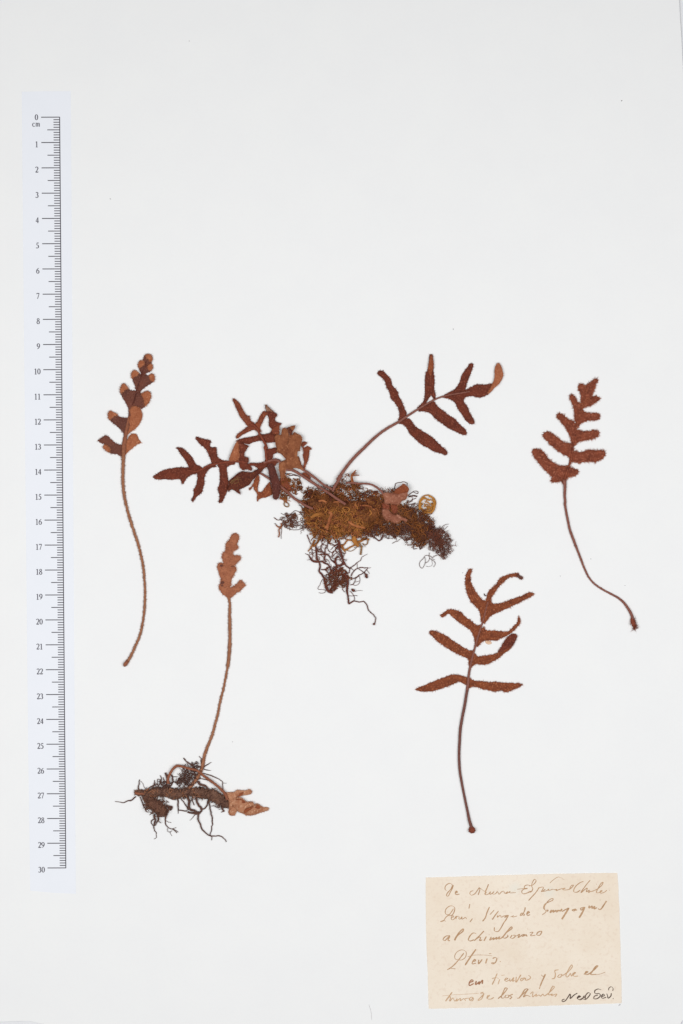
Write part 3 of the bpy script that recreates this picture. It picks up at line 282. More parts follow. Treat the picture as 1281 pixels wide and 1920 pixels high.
('clump','root','root_dark',0.1,[0.107,0.085],[(3546,-1875),(3716,-1994),(3750,-2079),(3674,-2201)],1,0.25),
('clump','root','root_dark',0.1,[0.075],[(3602,-1847),(3730,-1918)],1,0.25),
('clump','root','root_dark',0.1,[0.149,0.149,0.107],[(2123,913),(2142,1069),(2213,1159),(2467,1199),(2614,1148),(2628,1055)],1,0.25),
('clump','root','root_dark',0.1,[0.149,0.128],[(2651,645),(2807,758),(2892,814),(3067,814),(3033,735),(2877,792)],1,0.25),
('clump','root','root_dark',0.1,[0.32,0.32],[(2694,611),(2892,650),(3019,616)],1,0.25),
('clump','root','root_dark',0.1,[0.149],[(2751,418),(2864,503),(2977,560)],1,0.25),
('clump','root','root_dark',0.1,[0.117],[(-1565,-130),(-1706,11),(-1847,54),(-1960,-17),(-2108,-193)],1,0.25),
('clump','root','root_dark',0.1,[0.107],[(-2230,-612),(-1933,-711),(-1650,-697),(-1523,-634)],1,0.25),
('clump','root','root_dark',0.1,[0.107,0.085],[(-2385,-541),(-2414,-866),(-2405,-1079)],1,0.25),
('clump','root','root_dark',0.1,[0.149],[(-2668,-447),(-2527,-583),(-2343,-541)],1,0.25),
('clump','root','root_dark',0.1,[0.139],[(-2201,-9),(-2215,-229)],1,0.25),
('clump','root','root_dark',0.1,[0.085],[(-2102,-187),(-2272,-130),(-2413,-45)],1,0.25),
('clump','root','root_dark',0.1,[0.171],[(-1706,294),(-1593,181),(-1536,39)],1,0.25),
('clump','root','root_dark',0.1,[0.213,0.128],[(-2242,1552),(-2072,1468),(-1818,1459),(-1662,1383),(-1677,1256)],1,0.25),
('clump','root','root_dark',0.1,[0.107],[(-2185,1538),(-1931,1524),(-1705,1425)],1,0.25),
('clump','root','root_dark',0.1,[0.213],[(-331,1081),(-225,1094)],1,0.25),
('clump','root','root_dark',0.1,[0.149],[(813,695),(1052,854),(1212,815)],1,0.25),
('moss','moss_stem','moss_gold',0.4,[0.426,0.426,0.32,0.213],[(-1064,-1105),(-1170,-1332),(-1264,-1479),(-1338,-1577)],0.8,0.25),
('moss','moss_stem','moss_gold',0.4,[0.426,0.426,0.32],[(-851,-985),(-971,-1225),(-1104,-1359),(-1144,-1385)],0.8,0.25),
('moss','moss_stem','moss_gold',0.4,[0.853,1.066,0.959,0.533],[(494,-959),(521,-1145),(600,-1279),(694,-1372)],0.8,0.25),
('moss','moss_stem','moss_tan',0.4,[0.384,0.384,0.362],[(800,-1332),(787,-1519),(760,-1711)],0.8,0.25),
('moss','moss_stem','moss_gold',0.4,[0.32,0.32,0.32,0.426,0.32,0.32],[(414,-1132),(254,-1119),(121,-1279),(15,-1412),(148,-1519),(361,-1399),(574,-1305)],0.8,0.25),
('moss','moss_stem','moss_tan',0.4,[0.139],[(121,-1492),(361,-1572),(521,-1492),(601,-1417)],0.8,0.25),
('moss','moss_stem','moss_tan',0.4,[0.256,0.213],[(1053,-1119),(1027,-1265),(920,-1327),(845,-1239)],0.8,0.25),
('moss','moss_stem','moss_gold',0.4,[0.426,0.533,0.533,0.426],[(494,-1199),(734,-1172),(947,-1065),(1106,-1105)],0.8,0.25),
('moss','moss_stem','moss_gold',0.4,[0.426,0.426,0.213],[(-12,-1305),(41,-1412),(161,-1625)],0.8,0.25),
('moss','moss_stem','moss_tan',0.4,[0.213,0.213],[(547,-1252),(734,-1252),(787,-1359)],0.8,0.25),
('moss','moss_stem','moss_orange',1.9,[0.32,0.426,0.426,0.213],[(440,1134),(400,1307),(414,1466),(578,1684)],0.8,0.25),
('moss','moss_stem','moss_orange',1.9,[0.426,0.32,0.149],[(400,1453),(547,1480),(711,1472)],0.8,0.25),
('moss','moss_stem','moss_orange',1.9,[0.32,0.213],[(414,1493),(547,1559),(600,1573)],0.8,0.25),
('moss','moss_stem','moss_orange',1.9,[0.213],[(480,1134),(454,1333),(427,1440)],0.8,0.25),
('moss','moss_stem','moss_brown',1.9,[0.213],[(148,1493),(254,1533),(307,1453)],0.8,0.25),
('moss','moss_stem','moss_brown',1.9,[0.213],[(121,1413),(254,1466),(334,1413)],0.8,0.25),
('moss','moss_stem','moss_tan',0.4,[0.234,0.213],[(-2299,308),(-2257,407),(-2172,379),(-2102,280),(-2136,209),(-2243,232),(-2299,322)],0.8,0.25),
('moss','moss_stem','moss_orange',0.4,[0.426,0.426,0.213],[(-2469,549),(-2327,520),(-2200,464)],0.8,0.25),
('moss','moss_stem','moss_orange',0.4,[0.213,0.107],[(-2398,577),(-2299,506),(-2144,478),(-2031,421)],0.8,0.25),
('moss','moss_stem','moss_orange',0.4,[0.32,0.32,0.277,0.256],[(-2413,-442),(-2399,-583),(-2498,-697),(-2484,-866),(-2521,-1014)],0.8,0.25),
('moss','moss_stem','moss_orange',0.4,[0.256],[(-2611,-527),(-2498,-612),(-2385,-555)],0.8,0.25),
('moss','moss_stem','moss_brown',0.4,[0.128],[(-2456,-258),(-2371,-187),(-2357,-272),(-2441,-314),(-2464,-272)],0.8,0.25),
('moss','moss_stem','moss_gold',1.9,[0.32,0.32,0.32,0.277],[(15,109),(95,202),(254,189),(321,109),(241,16),(121,29),(95,96),(174,109)],0.8,0.25),
('moss','moss_stem','moss_orange',1.9,[0.373,0.373,0.213],[(733,269),(946,269),(1186,216),(1319,82)],0.8,0.25),
('moss','moss_stem','moss_gold',1.9,[0.277,0.213],[(520,322),(627,216),(600,56),(520,109)],0.8,0.25),
('moss','moss_stem','moss_gold',1.9,[0.32],[(1106,109),(1186,-24),(1106,-157)],0.8,0.25),
('moss','moss_stem','moss_orange',1.9,[0.32,0.256],[(-331,402),(-118,415),(41,375)],0.8,0.25),
('moss','moss_stem','moss_orange',1.9,[0.533,0.426],[(-917,429),(-757,468),(-597,402)],0.8,0.25),
('moss','moss_stem','moss_orange',1.9,[0.639,0.746,0.746,0.533],[(-518,2),(-411,-51),(-464,-264),(-544,-504),(-651,-637)],0.8,0.25),
('moss','moss_stem','moss_orange',1.9,[0.533,0.426],[(-438,-317),(-544,-584),(-598,-823)],0.8,0.25),
('moss','moss_stem','moss_orange',1.9,[0.533,0.533,0.32],[(254,-370),(467,-504),(733,-584),(946,-637)],0.8,0.25),
('moss','moss_stem','moss_gold',1.9,[0.639,0.853,0.533],[(-1236,-211),(-1023,-104),(-757,-24)],0.8,0.25),
('moss','moss_curl','moss_bright',0.5,[0.448,0.269,0.492,0.313],[(3128,101),(3108,195),(3106,300),(3119,389),(3142,468),(3184,538),(3250,609),(3340,660),(3442,675),(3540,643),(3621,577),(3677,496),(3704,415),(3711,332),(3705,236),(3684,133),(3647,48),(3590,-5),(3509,-22),(3409,-20),(3309,-12),(3219,8)],0.8,0.06),
('moss','moss_curl','moss_bright',0.3,[0.384,0.23,0.422,0.269],[(3485,617),(3574,611),(3662,562),(3728,477),(3760,379),(3751,291),(3709,206),(3647,121),(3579,44),(3505,-1),(3424,1),(3334,44),(3243,99),(3168,161),(3125,234),(3123,327),(3157,425),(3212,506),(3280,558),(3353,587)],0.8,0.06),
('moss','moss_curl','moss_bright',0.34,[0.362,0.217,0.399,0.254],[(3589,364),(3617,276),(3620,189),(3586,123),(3517,80),(3430,44),(3345,23),(3275,33),(3219,91),(3174,176),(3140,259),(3129,338),(3155,421),(3214,496),(3297,538),(3385,532),(3461,498),(3521,455)],0.8,0.06),
('moss','moss_curl','moss_bright',0.5599999999999999,[0.32,0.192,0.352,0.224],[(3332,398),(3404,404),(3474,370),(3521,295),(3526,221),(3488,153),(3432,84),(3371,48),(3302,65),(3228,112),(3174,165),(3161,236),(3191,317),(3244,368)],0.8,0.06),
('moss','moss_curl','moss_bright',0.5199999999999999,[0.298,0.179,0.328,0.209],[(3370,455),(3429,487),(3491,496),(3557,496),(3623,460),(3666,389),(3668,317),(3628,255),(3571,195),(3509,161),(3443,180),(3377,231),(3328,287),(3317,355)],0.8,0.06),
('moss','moss_curl','moss_bright',0.45999999999999996,[0.277,0.166,0.305,0.194],[(3306,193),(3311,253),(3347,300),(3411,312),(3458,268),(3468,212),(3456,148),(3407,127),(3343,133)],0.8,0.06),
]
STROKES = [
('0','ink_brown',0.341,[(4507,-15013),(4454,-15161),(4373,-15310),(4293,-15458),(4226,-15458),(4253,-15350),(4347,-15242),(4427,-15134),(4453,-15013),(4359,-14946),(4252,-14986),(4172,-15080),(4167,-15188),(4231,-15248)]),
('0','ink_brown',0.426,[(4561,-15323),(4655,-15310),(4641,-15256),(4588,-15310),(4588,-15391),(4749,-15383)]),
('1','ink_brown',0.341,[(5298,-15242),(5191,-15283),(5164,-15364),(5218,-15426),(5352,-15377),(5459,-15242),(5552,-15121),(5566,-15188),(5499,-15418)]),
('1','ink_brown',0.341,[(5566,-15134),(5673,-15215),(5767,-15269),(5913,-14986),(5834,-15188),(5754,-15391)]),
('1','ink_brown',0.298,[(5834,-15296),(5781,-15404),(5914,-15377),(5995,-15283),(5968,-15391),(6102,-15323),(6129,-15283),(6062,-15364),(6182,-15377),(6276,-15283),(6330,-15391),(6450,-15283),(6531,-15269),(6558,-15350),(6691,-15283),(6611,-15364),(6732,-15310),(6785,-15269),(6758,-15323),(7013,-15323)]),
('2','ink_brown',0.234,[(7055,-15188),(7256,-15161),(7490,-15138)]),
('2','ink_brown',0.341,[(7584,-15037),(7490,-15013),(7373,-15053),(7356,-15128),(7474,-15161),(7323,-15188),(7250,-15273),(7290,-15364),(7457,-15340),(7618,-15263)]),
('2','ink_brown',0.341,[(7540,-15053),(7691,-15013),(7824,-14851),(7774,-14777),(7674,-14918),(7651,-15053),(7691,-15172),(7618,-15296),(7524,-15290)]),
('2','ink_brown',0.341,[(7959,-15104),(7826,-15307),(7659,-15492),(7525,-15644)]),
('2','ink_brown',0.32,[(7892,-15155),(8026,-15104),(8127,-15104),(8043,-15290),(8194,-15188),(8094,-15273),(8261,-15239),(8344,-15172),(8328,-15239),(8495,-15188),(8562,-15205),(8663,-15188),(8629,-15239),(8830,-15172),(8997,-15138),(8897,-15205),(9165,-15188),(9332,-15020),(9248,-15037),(9165,-15188)]),
('2','ink_brown',0.213,[(8377,-14935),(8527,-14800),(8728,-14689),(8963,-14800)]),
('3','ink_brown',0.341,[(9733,-14868),(9599,-14918),(9432,-15053),(9349,-15188),(9350,-15290),(9467,-15307),(9601,-15222)]),
('3','ink_brown',0.341,[(10001,-14817),(9834,-15020),(9635,-15323),(9801,-15188),(9885,-15138),(9852,-15290),(9969,-15222),(9936,-15323),(10036,-15256)]),
('3','ink_brown',0.512,[(10236,-14969),(10269,-14989)]),
('3','ink_brown',0.32,[(10036,-15290),(10270,-15188),(10471,-15020),(10520,-14902),(10453,-14935),(10337,-15121),(10254,-15323),(10405,-15307),(10488,-15239),(10421,-15256),(10405,-15340),(10572,-15307),(10672,-15222)]),
('3','ink_brown',0.469,[(10766,-15215),(10793,-15229)]),
('4','ink_brown',0.341,[(4509,-15972),(4429,-16093),(4362,-16188),(4201,-16323),(4094,-16472),(3987,-16499),(4121,-16453),(4201,-16491)]),
('4','ink_brown',0.341,[(4335,-16215),(4228,-16215),(4174,-16134),(4201,-15999),(4308,-15891),(4442,-15858),(4549,-15931),(4549,-16053),(4496,-16174),(4416,-16255),(4308,-16242),(4201,-16188)]),
('4','ink_brown',0.298,[(4402,-16336),(4509,-16309),(4517,-16269),(4464,-16269),(4416,-16364),(4443,-16426),(4536,-16391),(4617,-16269)]),
('4','ink_brown',0.384,[(4617,-16269),(4609,-16399)]),
('4','ink_brown',0.32,[(4614,-16328),(4670,-16280),(4716,-16296)]),
('4','ink_brown',0.32,[(4743,-16296),(4727,-16391),(4778,-16391),(4850,-16301),(4839,-16391),(4893,-16382),(4992,-16328),(5032,-16393)]),
('4','ink_brown',0.298,[(5165,-15783),(5125,-15972)]),
('4','ink_brown',0.32,[(5274,-16377),(5167,-16512)]),
('5','ink_brown',0.426,[(5956,-15904),(5863,-16107),(5783,-16350),(5676,-16485)]),
('5','ink_brown',0.298,[(5970,-16215),(6050,-16134),(6144,-16026)]),
('5','ink_brown',0.405,[(6318,-16066),(6185,-16242),(6065,-16418)]),
('5','ink_brown',0.341,[(6292,-16242),(6265,-16323),(6399,-16242),(6426,-16323),(6533,-16269),(6721,-16242),(6641,-16269),(6560,-16323),(6694,-16296)]),
('5','ink_brown',0.277,[(6802,-16309),(6935,-16255),(6882,-16282),(6882,-16309),(7070,-16269)]),
('5','ink_brown',0.384,[(6721,-16242),(6614,-16431),(6534,-16539),(6434,-16727),(6300,-16896),(6166,-16879),(6149,-16727)]),
('6','ink_brown',0.426,[(7392,-15914),(7376,-16032),(7259,-16235),(7192,-16252),(7259,-16151),(7360,-16201),(7326,-16269)]),
('6','ink_brown',0.426,[(7460,-16184),(7561,-16117),(7527,-16083),(7460,-16168),(7477,-16242),(7594,-16218)]),
('7','ink_brown',0.341,[(8080,-16218),(8197,-16134),(8230,-16066),(8130,-15965),(8179,-15796),(8363,-15695),(8497,-15627),(8513,-15560),(8396,-15593),(8263,-15729),(8163,-15897),(8197,-16032),(8314,-16032),(8264,-16100)]),
('7','ink_brown',0.469,[(8448,-16016),(8398,-16134),(8532,-16032),(8515,-16117),(8632,-16032)]),
('7','ink_brown',0.426,[(8733,-16032),(8633,-16066),(8650,-16117),(8766,-16032),(8783,-16083),(8867,-15982),(8867,-16083),(9001,-16016),(9135,-15948)]),
('7','ink_brown',0.639,[(9151,-15938),(9035,-16134),(8868,-16404)]),
('7','ink_brown',0.469,[(9436,-15982),(9286,-16032),(9319,-16066),(9453,-16016),(9470,-16049)]),
('7','ink_brown',0.426,[(9771,-15914),(9621,-15965),(9638,-16032),(9771,-15931)]),
('7','ink_brown',0.639,[(9788,-15904),(9705,-16100),(9565,-16343)]),
('7','ink_brown',0.469,[(9972,-15847),(9956,-15948),(10089,-15864),(10073,-15965),(10190,-15880),(10157,-15982),(10274,-15931)]),
('7','ink_brown',0.512,[(10393,-15614),(10420,-15627)]),
('7','ink_brown',0.512,[(10661,-15661),(10541,-15847),(10435,-15992),(10368,-16005),(10324,-15965)]),
('8','ink_brown',0.426,[(4374,-17065),(4189,-17098),(4089,-17234),(4156,-17268),(4357,-17082),(4290,-17268),(4374,-17268)]),
('8','ink_brown',0.469,[(4558,-17268),(4658,-17082),(4893,-16879),(4909,-16794),(4809,-16862),(4658,-17048),(4541,-17251)]),
('9','ink_brown',0.426,[(5429,-16980),(5295,-16963),(5161,-17098),(5111,-17251),(5179,-17284),(5329,-17234)]),
('9','ink_brown',0.426,[(5731,-16879),(5530,-17098),(5346,-17268),(5497,-17149),(5597,-17132),(5564,-17268),(5664,-17234)]),
('9','ink_brown',0.426,[(5832,-17098),(5732,-17284)]),
('9','ink_brown',0.426,[(5932,-17014),(5952,-17041)]),
('9','ink_brown',0.426,[(6033,-17115),(5966,-17251),(6134,-17149),(6100,-17234),(6251,-17132),(6218,-17217),(6368,-17115),(6318,-17200),(6435,-17166),(6636,-16946),(6870,-16760),(6853,-16710),(6736,-16811),(6602,-16980),(6502,-17149),(6603,-17166),(6703,-17082),(6670,-17031)]),
('9','ink_brown',0.384,[(6871,-17048),(6804,-17149),(6888,-17183),(7005,-17065),(6904,-17048)]),
('9','ink_brown',0.384,[(7038,-17082),(7172,-17014),(7106,-17149),(7240,-17065)]),
('9','ink_brown',0.469,[(7373,-17014),(7240,-17065),(7273,-17098),(7441,-17031),(7441,-17082),(7491,-17082)]),
('9','ink_brown',0.384,[(7473,-16788),(7493,-16804)]),
('9','ink_brown',0.341,[(7574,-16946),(7708,-16929),(7608,-17065),(7809,-17048)]),
('9','ink_brown',0.405,[(8060,-16879),(7910,-16929),(7860,-17031),(7977,-17048),(8077,-16896)]),
('10','ink_brown',0.426,[(4928,-17775),(4761,-17995),(4527,-18265),(4326,-18418),(4259,-18451)]),
('10','ink_brown',0.341,[(4326,-18384),(4460,-18401),(4601,-18418)]),
('10','ink_brown',0.277,[(4694,-18028),(4593,-18028),(4560,-17893),(4660,-17724),(4861,-17646),(5012,-17724),(4996,-17927),(4862,-18045),(4728,-18062)]),
('10','ink_brown',0.533,[(5414,-17623),(5197,-17927),(4980,-18265)]),
('10','ink_brown',0.192,[(5079,-17927),(5297,-17866),(5700,-17853),(6069,-17886)]),
('10','ink_brown',0.426,[(5281,-18130),(5398,-18079),(5381,-18028),(5298,-18096),(5264,-18215),(5415,-18181)]),
('10','ink_brown',0.426,[(5532,-18045),(5516,-18215),(5666,-18028)]),
('10','ink_brown',0.469,[(5868,-17995),(5801,-18198)]),
('10','ink_brown',0.298,[(5934,-17802),(6035,-17792)]),
('10','ink_brown',0.426,[(6086,-17995),(6169,-17961),(6253,-17978),(6203,-18147),(6086,-18215),(6036,-18181),(6136,-18164)]),
('10','ink_brown',0.639,[(6381,-18106),(6408,-18133)]),
('11','ink_dark_brown',0.469,[(5166,-18976),(5300,-18908),(5266,-18858),(5166,-18942),(5149,-19095),(5333,-19010)]),
('11','ink_dark_brown',0.512,[(5434,-18908),(5401,-19061),(5568,-18942),(5535,-19044),(5685,-18875),(5669,-19027)]),
('12','ink_pale',0.384,[(6272,-18604),(6172,-18841),(6072,-19061)]),
('12','ink_pale',0.298,[(6054,-18824),(6205,-18773),(6339,-18807)]),
('12','ink_pale',0.341,[(6373,-18841),(6306,-19044)]),
('12','ink_pale',0.213,[(6440,-18688),(6574,-18665)]),
('12','ink_pale',0.32,[(6591,-18875),(6708,-18807),(6641,-18790),(6574,-18875),(6625,-18925),(6759,-18875)]),
('12','ink_pale',0.384,[(6775,-18807),(6793,-18925),(6943,-18773),(6893,-18925),(6977,-18875)]),
('12','ink_pale',0.405,[(7044,-18739),(7028,-18959),(7178,-18739),(7228,-18655)]),
('12','ink_pale',0.384,[(7379,-18773),(7212,-18841),(7229,-18908),(7413,-18790),(7413,-18875),(7581,-18824),(7614,-18756),(7530,-18671)]),
('13','ink_brown',0.49,[(8045,-18659),(8138,-18733),(8211,-18640),(8083,-18920),(8003,-19124)]),
('13','ink_brown',0.298,[(8003,-19124),(7974,-19236)]),
('14','ink_pale',0.426,[(8746,-18454),(8598,-18491),(8617,-18640),(8581,-18789),(8470,-18826)]),
('14','ink_pale',0.362,[(8783,-18640),(8710,-18752),(8821,-18752),(8875,-18640),(8802,-18640)]),
('14','ink_pale',0.362,[(8894,-18696),(9115,-18547),(9298,-18324),(9280,-18249),(9151,-18436),(9042,-18696),(9079,-18752),(9171,-18678),(9226,-18603),(9263,-18715),(9336,-18584)]),
('14','ink_pale',0.384,[(9318,-18678),(9429,-18566),(9373,-18566),(9355,-18715),(9540,-18704)]),
('15','ink_brown',0.469,[(9761,-18640),(9927,-18529),(9853,-18529),(9816,-18640),(9927,-18640),(10111,-18510),(10331,-18287),(10258,-18305),(10111,-18510),(10038,-18640),(10259,-18640)]),
('15','ink_brown',0.192,[(10185,-18648),(10407,-18629),(10628,-18547)]),
('16','ink_pale',0.426,[(4462,-19360),(4328,-19546),(4194,-19733)]),
('16','ink_pale',0.171,[(4059,-19519),(4529,-19472),(5032,-19445),(5536,-19411)]),
('16','ink_pale',0.341,[(4227,-19648),(4395,-19546),(4362,-19733),(4496,-19597),(4563,-19733),(4664,-19631),(4630,-19733),(4798,-19614),(4781,-19716),(4932,-19631),(5000,-19716),(4966,-19648),(5134,-19614),(5201,-19682),(5301,-19580),(5201,-19580),(5150,-19682),(5268,-19716),(5328,-19614)]),
('17','ink_pale',0.341,[(5720,-19360),(5603,-19411),(5737,-19411),(5670,-19512),(5536,-19648),(5503,-19699),(5637,-19648),(5737,-19445)]),
('17','ink_pale',0.362,[(5838,-19614),(5972,-19496),(5888,-19512),(5889,-19631),(6006,-19648),(6140,-19580)]),
('18','ink_brown',0.426,[(6308,-19631),(6542,-19411),(6676,-19208),(6609,-19191),(6509,-19377),(6442,-19597),(6543,-19597)]),
('18','ink_brown',0.384,[(6643,-19479),(6576,-19580),(6711,-19580),(6744,-19496),(6677,-19479)]),
('18','ink_brown',0.426,[(6912,-19445),(6778,-19512),(6862,-19563),(6778,-19648)]),
('19','ink_brown',0.426,[(7080,-19614),(7164,-19597),(7214,-19529),(7515,-19242),(7414,-19242),(7214,-19546)]),
('19','ink_brown',0.384,[(7515,-19242),(7415,-19411),(7331,-19563),(7449,-19496),(7617,-19546)]),
('19','ink_pale',0.362,[(7605,-19441),(7716,-19348),(7698,-19553),(7864,-19441),(7827,-19534),(7974,-19478),(8012,-19534),(8122,-19441),(8159,-19516),(8343,-19404),(8582,-19143),(8527,-19124),(8417,-19292),(8344,-19478),(8491,-19441),(8454,-19497),(8676,-19441),(8602,-19553)]),
('20','ink_black',0.426,[(8990,-19646),(8898,-19683),(8898,-19747),(9009,-19721),(9137,-19553),(9211,-19441),(9230,-19516),(9212,-19627),(9377,-19478),(9506,-19404)]),
('20','ink_black',0.554,[(9507,-19590),(9636,-19534),(9580,-19516),(9507,-19609),(9599,-19672),(9728,-19609)]),
('20','ink_black',0.426,[(9710,-19609),(9820,-19553),(9783,-19516),(9728,-19627),(9821,-19665),(9968,-19534),(10023,-19422),(9949,-19385),(9839,-19497),(9821,-19646)]),
('21','ink_black',0.426,[(10465,-19273),(10336,-19236),(10207,-19311),(10226,-19422),(10392,-19422),(10429,-19516),(10300,-19627),(10171,-19627),(10189,-19534),(10337,-19478)]),
('21','ink_black',0.426,[(10466,-19553),(10595,-19497),(10558,-19441),(10485,-19516),(10503,-19609),(10669,-19572)]),
('21','ink_black',0.426,[(10687,-19422),(10724,-19516),(10743,-19609),(10854,-19516),(10872,-19404)]),
('21','ink_black',0.341,[(10760,-19292),(10778,-19199),(10870,-19143),(10944,-19218),(10926,-19311)]),
('21','ink_black',0.597,[(10928,-19609),(10965,-19631)]),
('mark','ink_grey',0.256,[(11169,-19907),(11232,-19881),(11217,-19844)]),
('mark','ink_grey',0.107,[(1107,-19878),(1193,-20182),(1215,-20486)]),
]
REGIONS = {'moss_core':[(-1466,276),(-1257,605),(-897,725),(-418,725),(-119,725),(180,605),(360,425),(659,515),(839,395),(1138,635),(1437,545),(1617,336),(1677,-204),(1318,-474),(1019,-713),(600,-833),(120,-833),(-359,-863),(-838,-773),(-1078,-653),(-1257,-444),(-1389,-144)],'moss_core2':[(1617,515),(2096,395),(2515,276),(2875,36),(3115,-264),(3415,-504),(3356,-1043),(3056,-1223),(2846,-1043),(2696,-444),(2277,-444),(1797,-384),(1378,-444),(1438,36)],'moss_core3':[(3475,-653),(3714,-743),(3924,-893),(4045,-1133),(4015,-1373),(3865,-1373),(3685,-1133),(3505,-923)],'rhizome_left':[(-8280,-11192),(-7456,-11063),(-6660,-11121),(-5665,-11063),(-5638,-11406),(-6377,-11464),(-6945,-11435),(-7457,-11406),(-8025,-11378)],'rhizome_right':[(-5983,-11144),(-5441,-11159),(-4990,-11235),(-4630,-11477),(-4480,-11840),(-4751,-11901),(-5082,-11658),(-5683,-11416)],'moss_all':[(-1616,336),(-1496,635),(-1556,845),(-1256,994),(-957,994),(-478,905),(-239,964),(1,1294),(360,1234),(719,1114),(839,845),(1198,815),(1557,755),(1677,575),(1737,-384),(1318,-683),(1139,-983),(839,-1043),(360,-1043),(-119,-1073),(-479,-1103),(-838,-1103),(-1138,-983),(-1317,-743),(-1407,-444),(-1526,-144)],'moss_golden':[(-1467,-144),(-1257,96),(-718,216),(120,156),(839,-204),(1139,-683),(600,-983),(1,-863),(-419,-1043),(-1078,-923),(-1317,-563)],'moss_side':[(-2378,1344),(-2208,1401),(-1982,1288),(-1643,1259),(-1559,949),(-1785,779),(-1983,807),(-2153,553),(-2435,581),(-2407,1005)],'brown_right':[(1617,875),(2096,875),(2396,156),(2695,395),(3054,156),(3534,-84),(3654,-444),(3475,-983),(3416,-1343),(2997,-1403),(2757,-1223),(2696,-683),(2277,-923),(1798,-863),(1318,-803),(1198,-444),(1558,-144)],'dark_low':[(1139,-444),(1558,-504),(2157,-563),(2696,-444),(2816,-743),(2637,-1103),(2157,-983),(1678,-863),(1199,-923)],'dark_far':[(3355,-444),(3654,-563),(4014,-683),(4254,-923),(4375,-1343),(4196,-1823),(3956,-1763),(3656,-1523),(3476,-1223),(3295,-863)],'dark_gap':[(2575,575),(2874,395),(3114,36),(3594,-144),(3594,-504),(3175,-563),(2756,-444),(2575,36)],'left_tangle':[(-2545,-444),(-2335,-234),(-1916,-84),(-1497,-144),(-1407,-683),(-1856,-593),(-2216,-593)],'root_low':[(-1198,-1703),(-898,-1403),(-479,-1223),(-59,-1223),(1,-1703),(1,-2063),(-479,-2184),(-958,-1943)],'root_knot':[(-599,-2304),(-119,-2184),(240,-2424),(300,-2844),(121,-3025),(-59,-2844),(-179,-3025),(-419,-3205),(-599,-3085),(-659,-2664)],'root_tuft':[(-6487,-10235),(-6146,-10106),(-5720,-10149),(-5636,-10492),(-5864,-10892),(-6148,-11006),(-6490,-11063),(-6631,-10835),(-6460,-10578)],'root_left':[(-7626,-11063),(-7341,-10892),(-6944,-10863),(-6887,-11035),(-7228,-11092),(-7513,-11121)],'root_under':[(-7941,-11578),(-7628,-11578),(-7230,-11464),(-7031,-11635),(-6890,-11864),(-7061,-12150),(-7346,-12207),(-7544,-12121),(-7800,-11921)]}
FLAT = {'label':[(3391,-14719),(4228,-14691),(5052,-14664),(6151,-14629),(7249,-14595),(8211,-14574),(9172,-14553),(10133,-14539),(11094,-14525),(11138,-14996),(11154,-15549),(11192,-16242),(11209,-16935),(11240,-17628),(11250,-18322),(11281,-19016),(11292,-19815),(10226,-19850),(9194,-19884),(7817,-19940),(6441,-19975),(5064,-20002),(3516,-20044),(3494,-19155),(3465,-18322),(3430,-17628),(3408,-16935),(3400,-16242),(3392,-15549)],'ruler':[(-12681,16682),(-11708,16703),(-10735,16703),(-10726,9769),(-10713,-853),(-10700,-11577),(-10686,-15376),(-11598,-15333),(-12520,-15246),(-12573,-9424),(-12620,1279),(-12657,9769)],'spine':[(-11184,15680),(-11086,-14323)],'sheet':[(-14995,21756),(-855,21756),(13328,21756),(13368,20291),(13404,19662),(13473,18719),(13591,16724),(13769,11881),(13949,3408),(14015,-7275),(13983,-15895),(13897,-19362),(13818,-20490),(13732,-20534),(13584,-20881),(5582,-20903),(-3022,-20881),(-9475,-20838),(-11411,-20773),(-12098,-20653),(-12356,-20588),(-12592,-20543),(-12915,-20540),(-13775,-20569),(-14636,-20577),(-15281,-20599)],'flake':[(5747,-5178),(5830,-5145),(5934,-5170),(6018,-5241),(5977,-5295),(5872,-5312),(5789,-5262)],'specks':[(4450,7292),(11118,16325),(-9187,12451),(9972,-1878),(11342,-2947),(8758,-2562),(-4376,-9230),(4854,-2434),(-6034,18677)],'stain':[(6984,-15138),(8358,-15311)]}

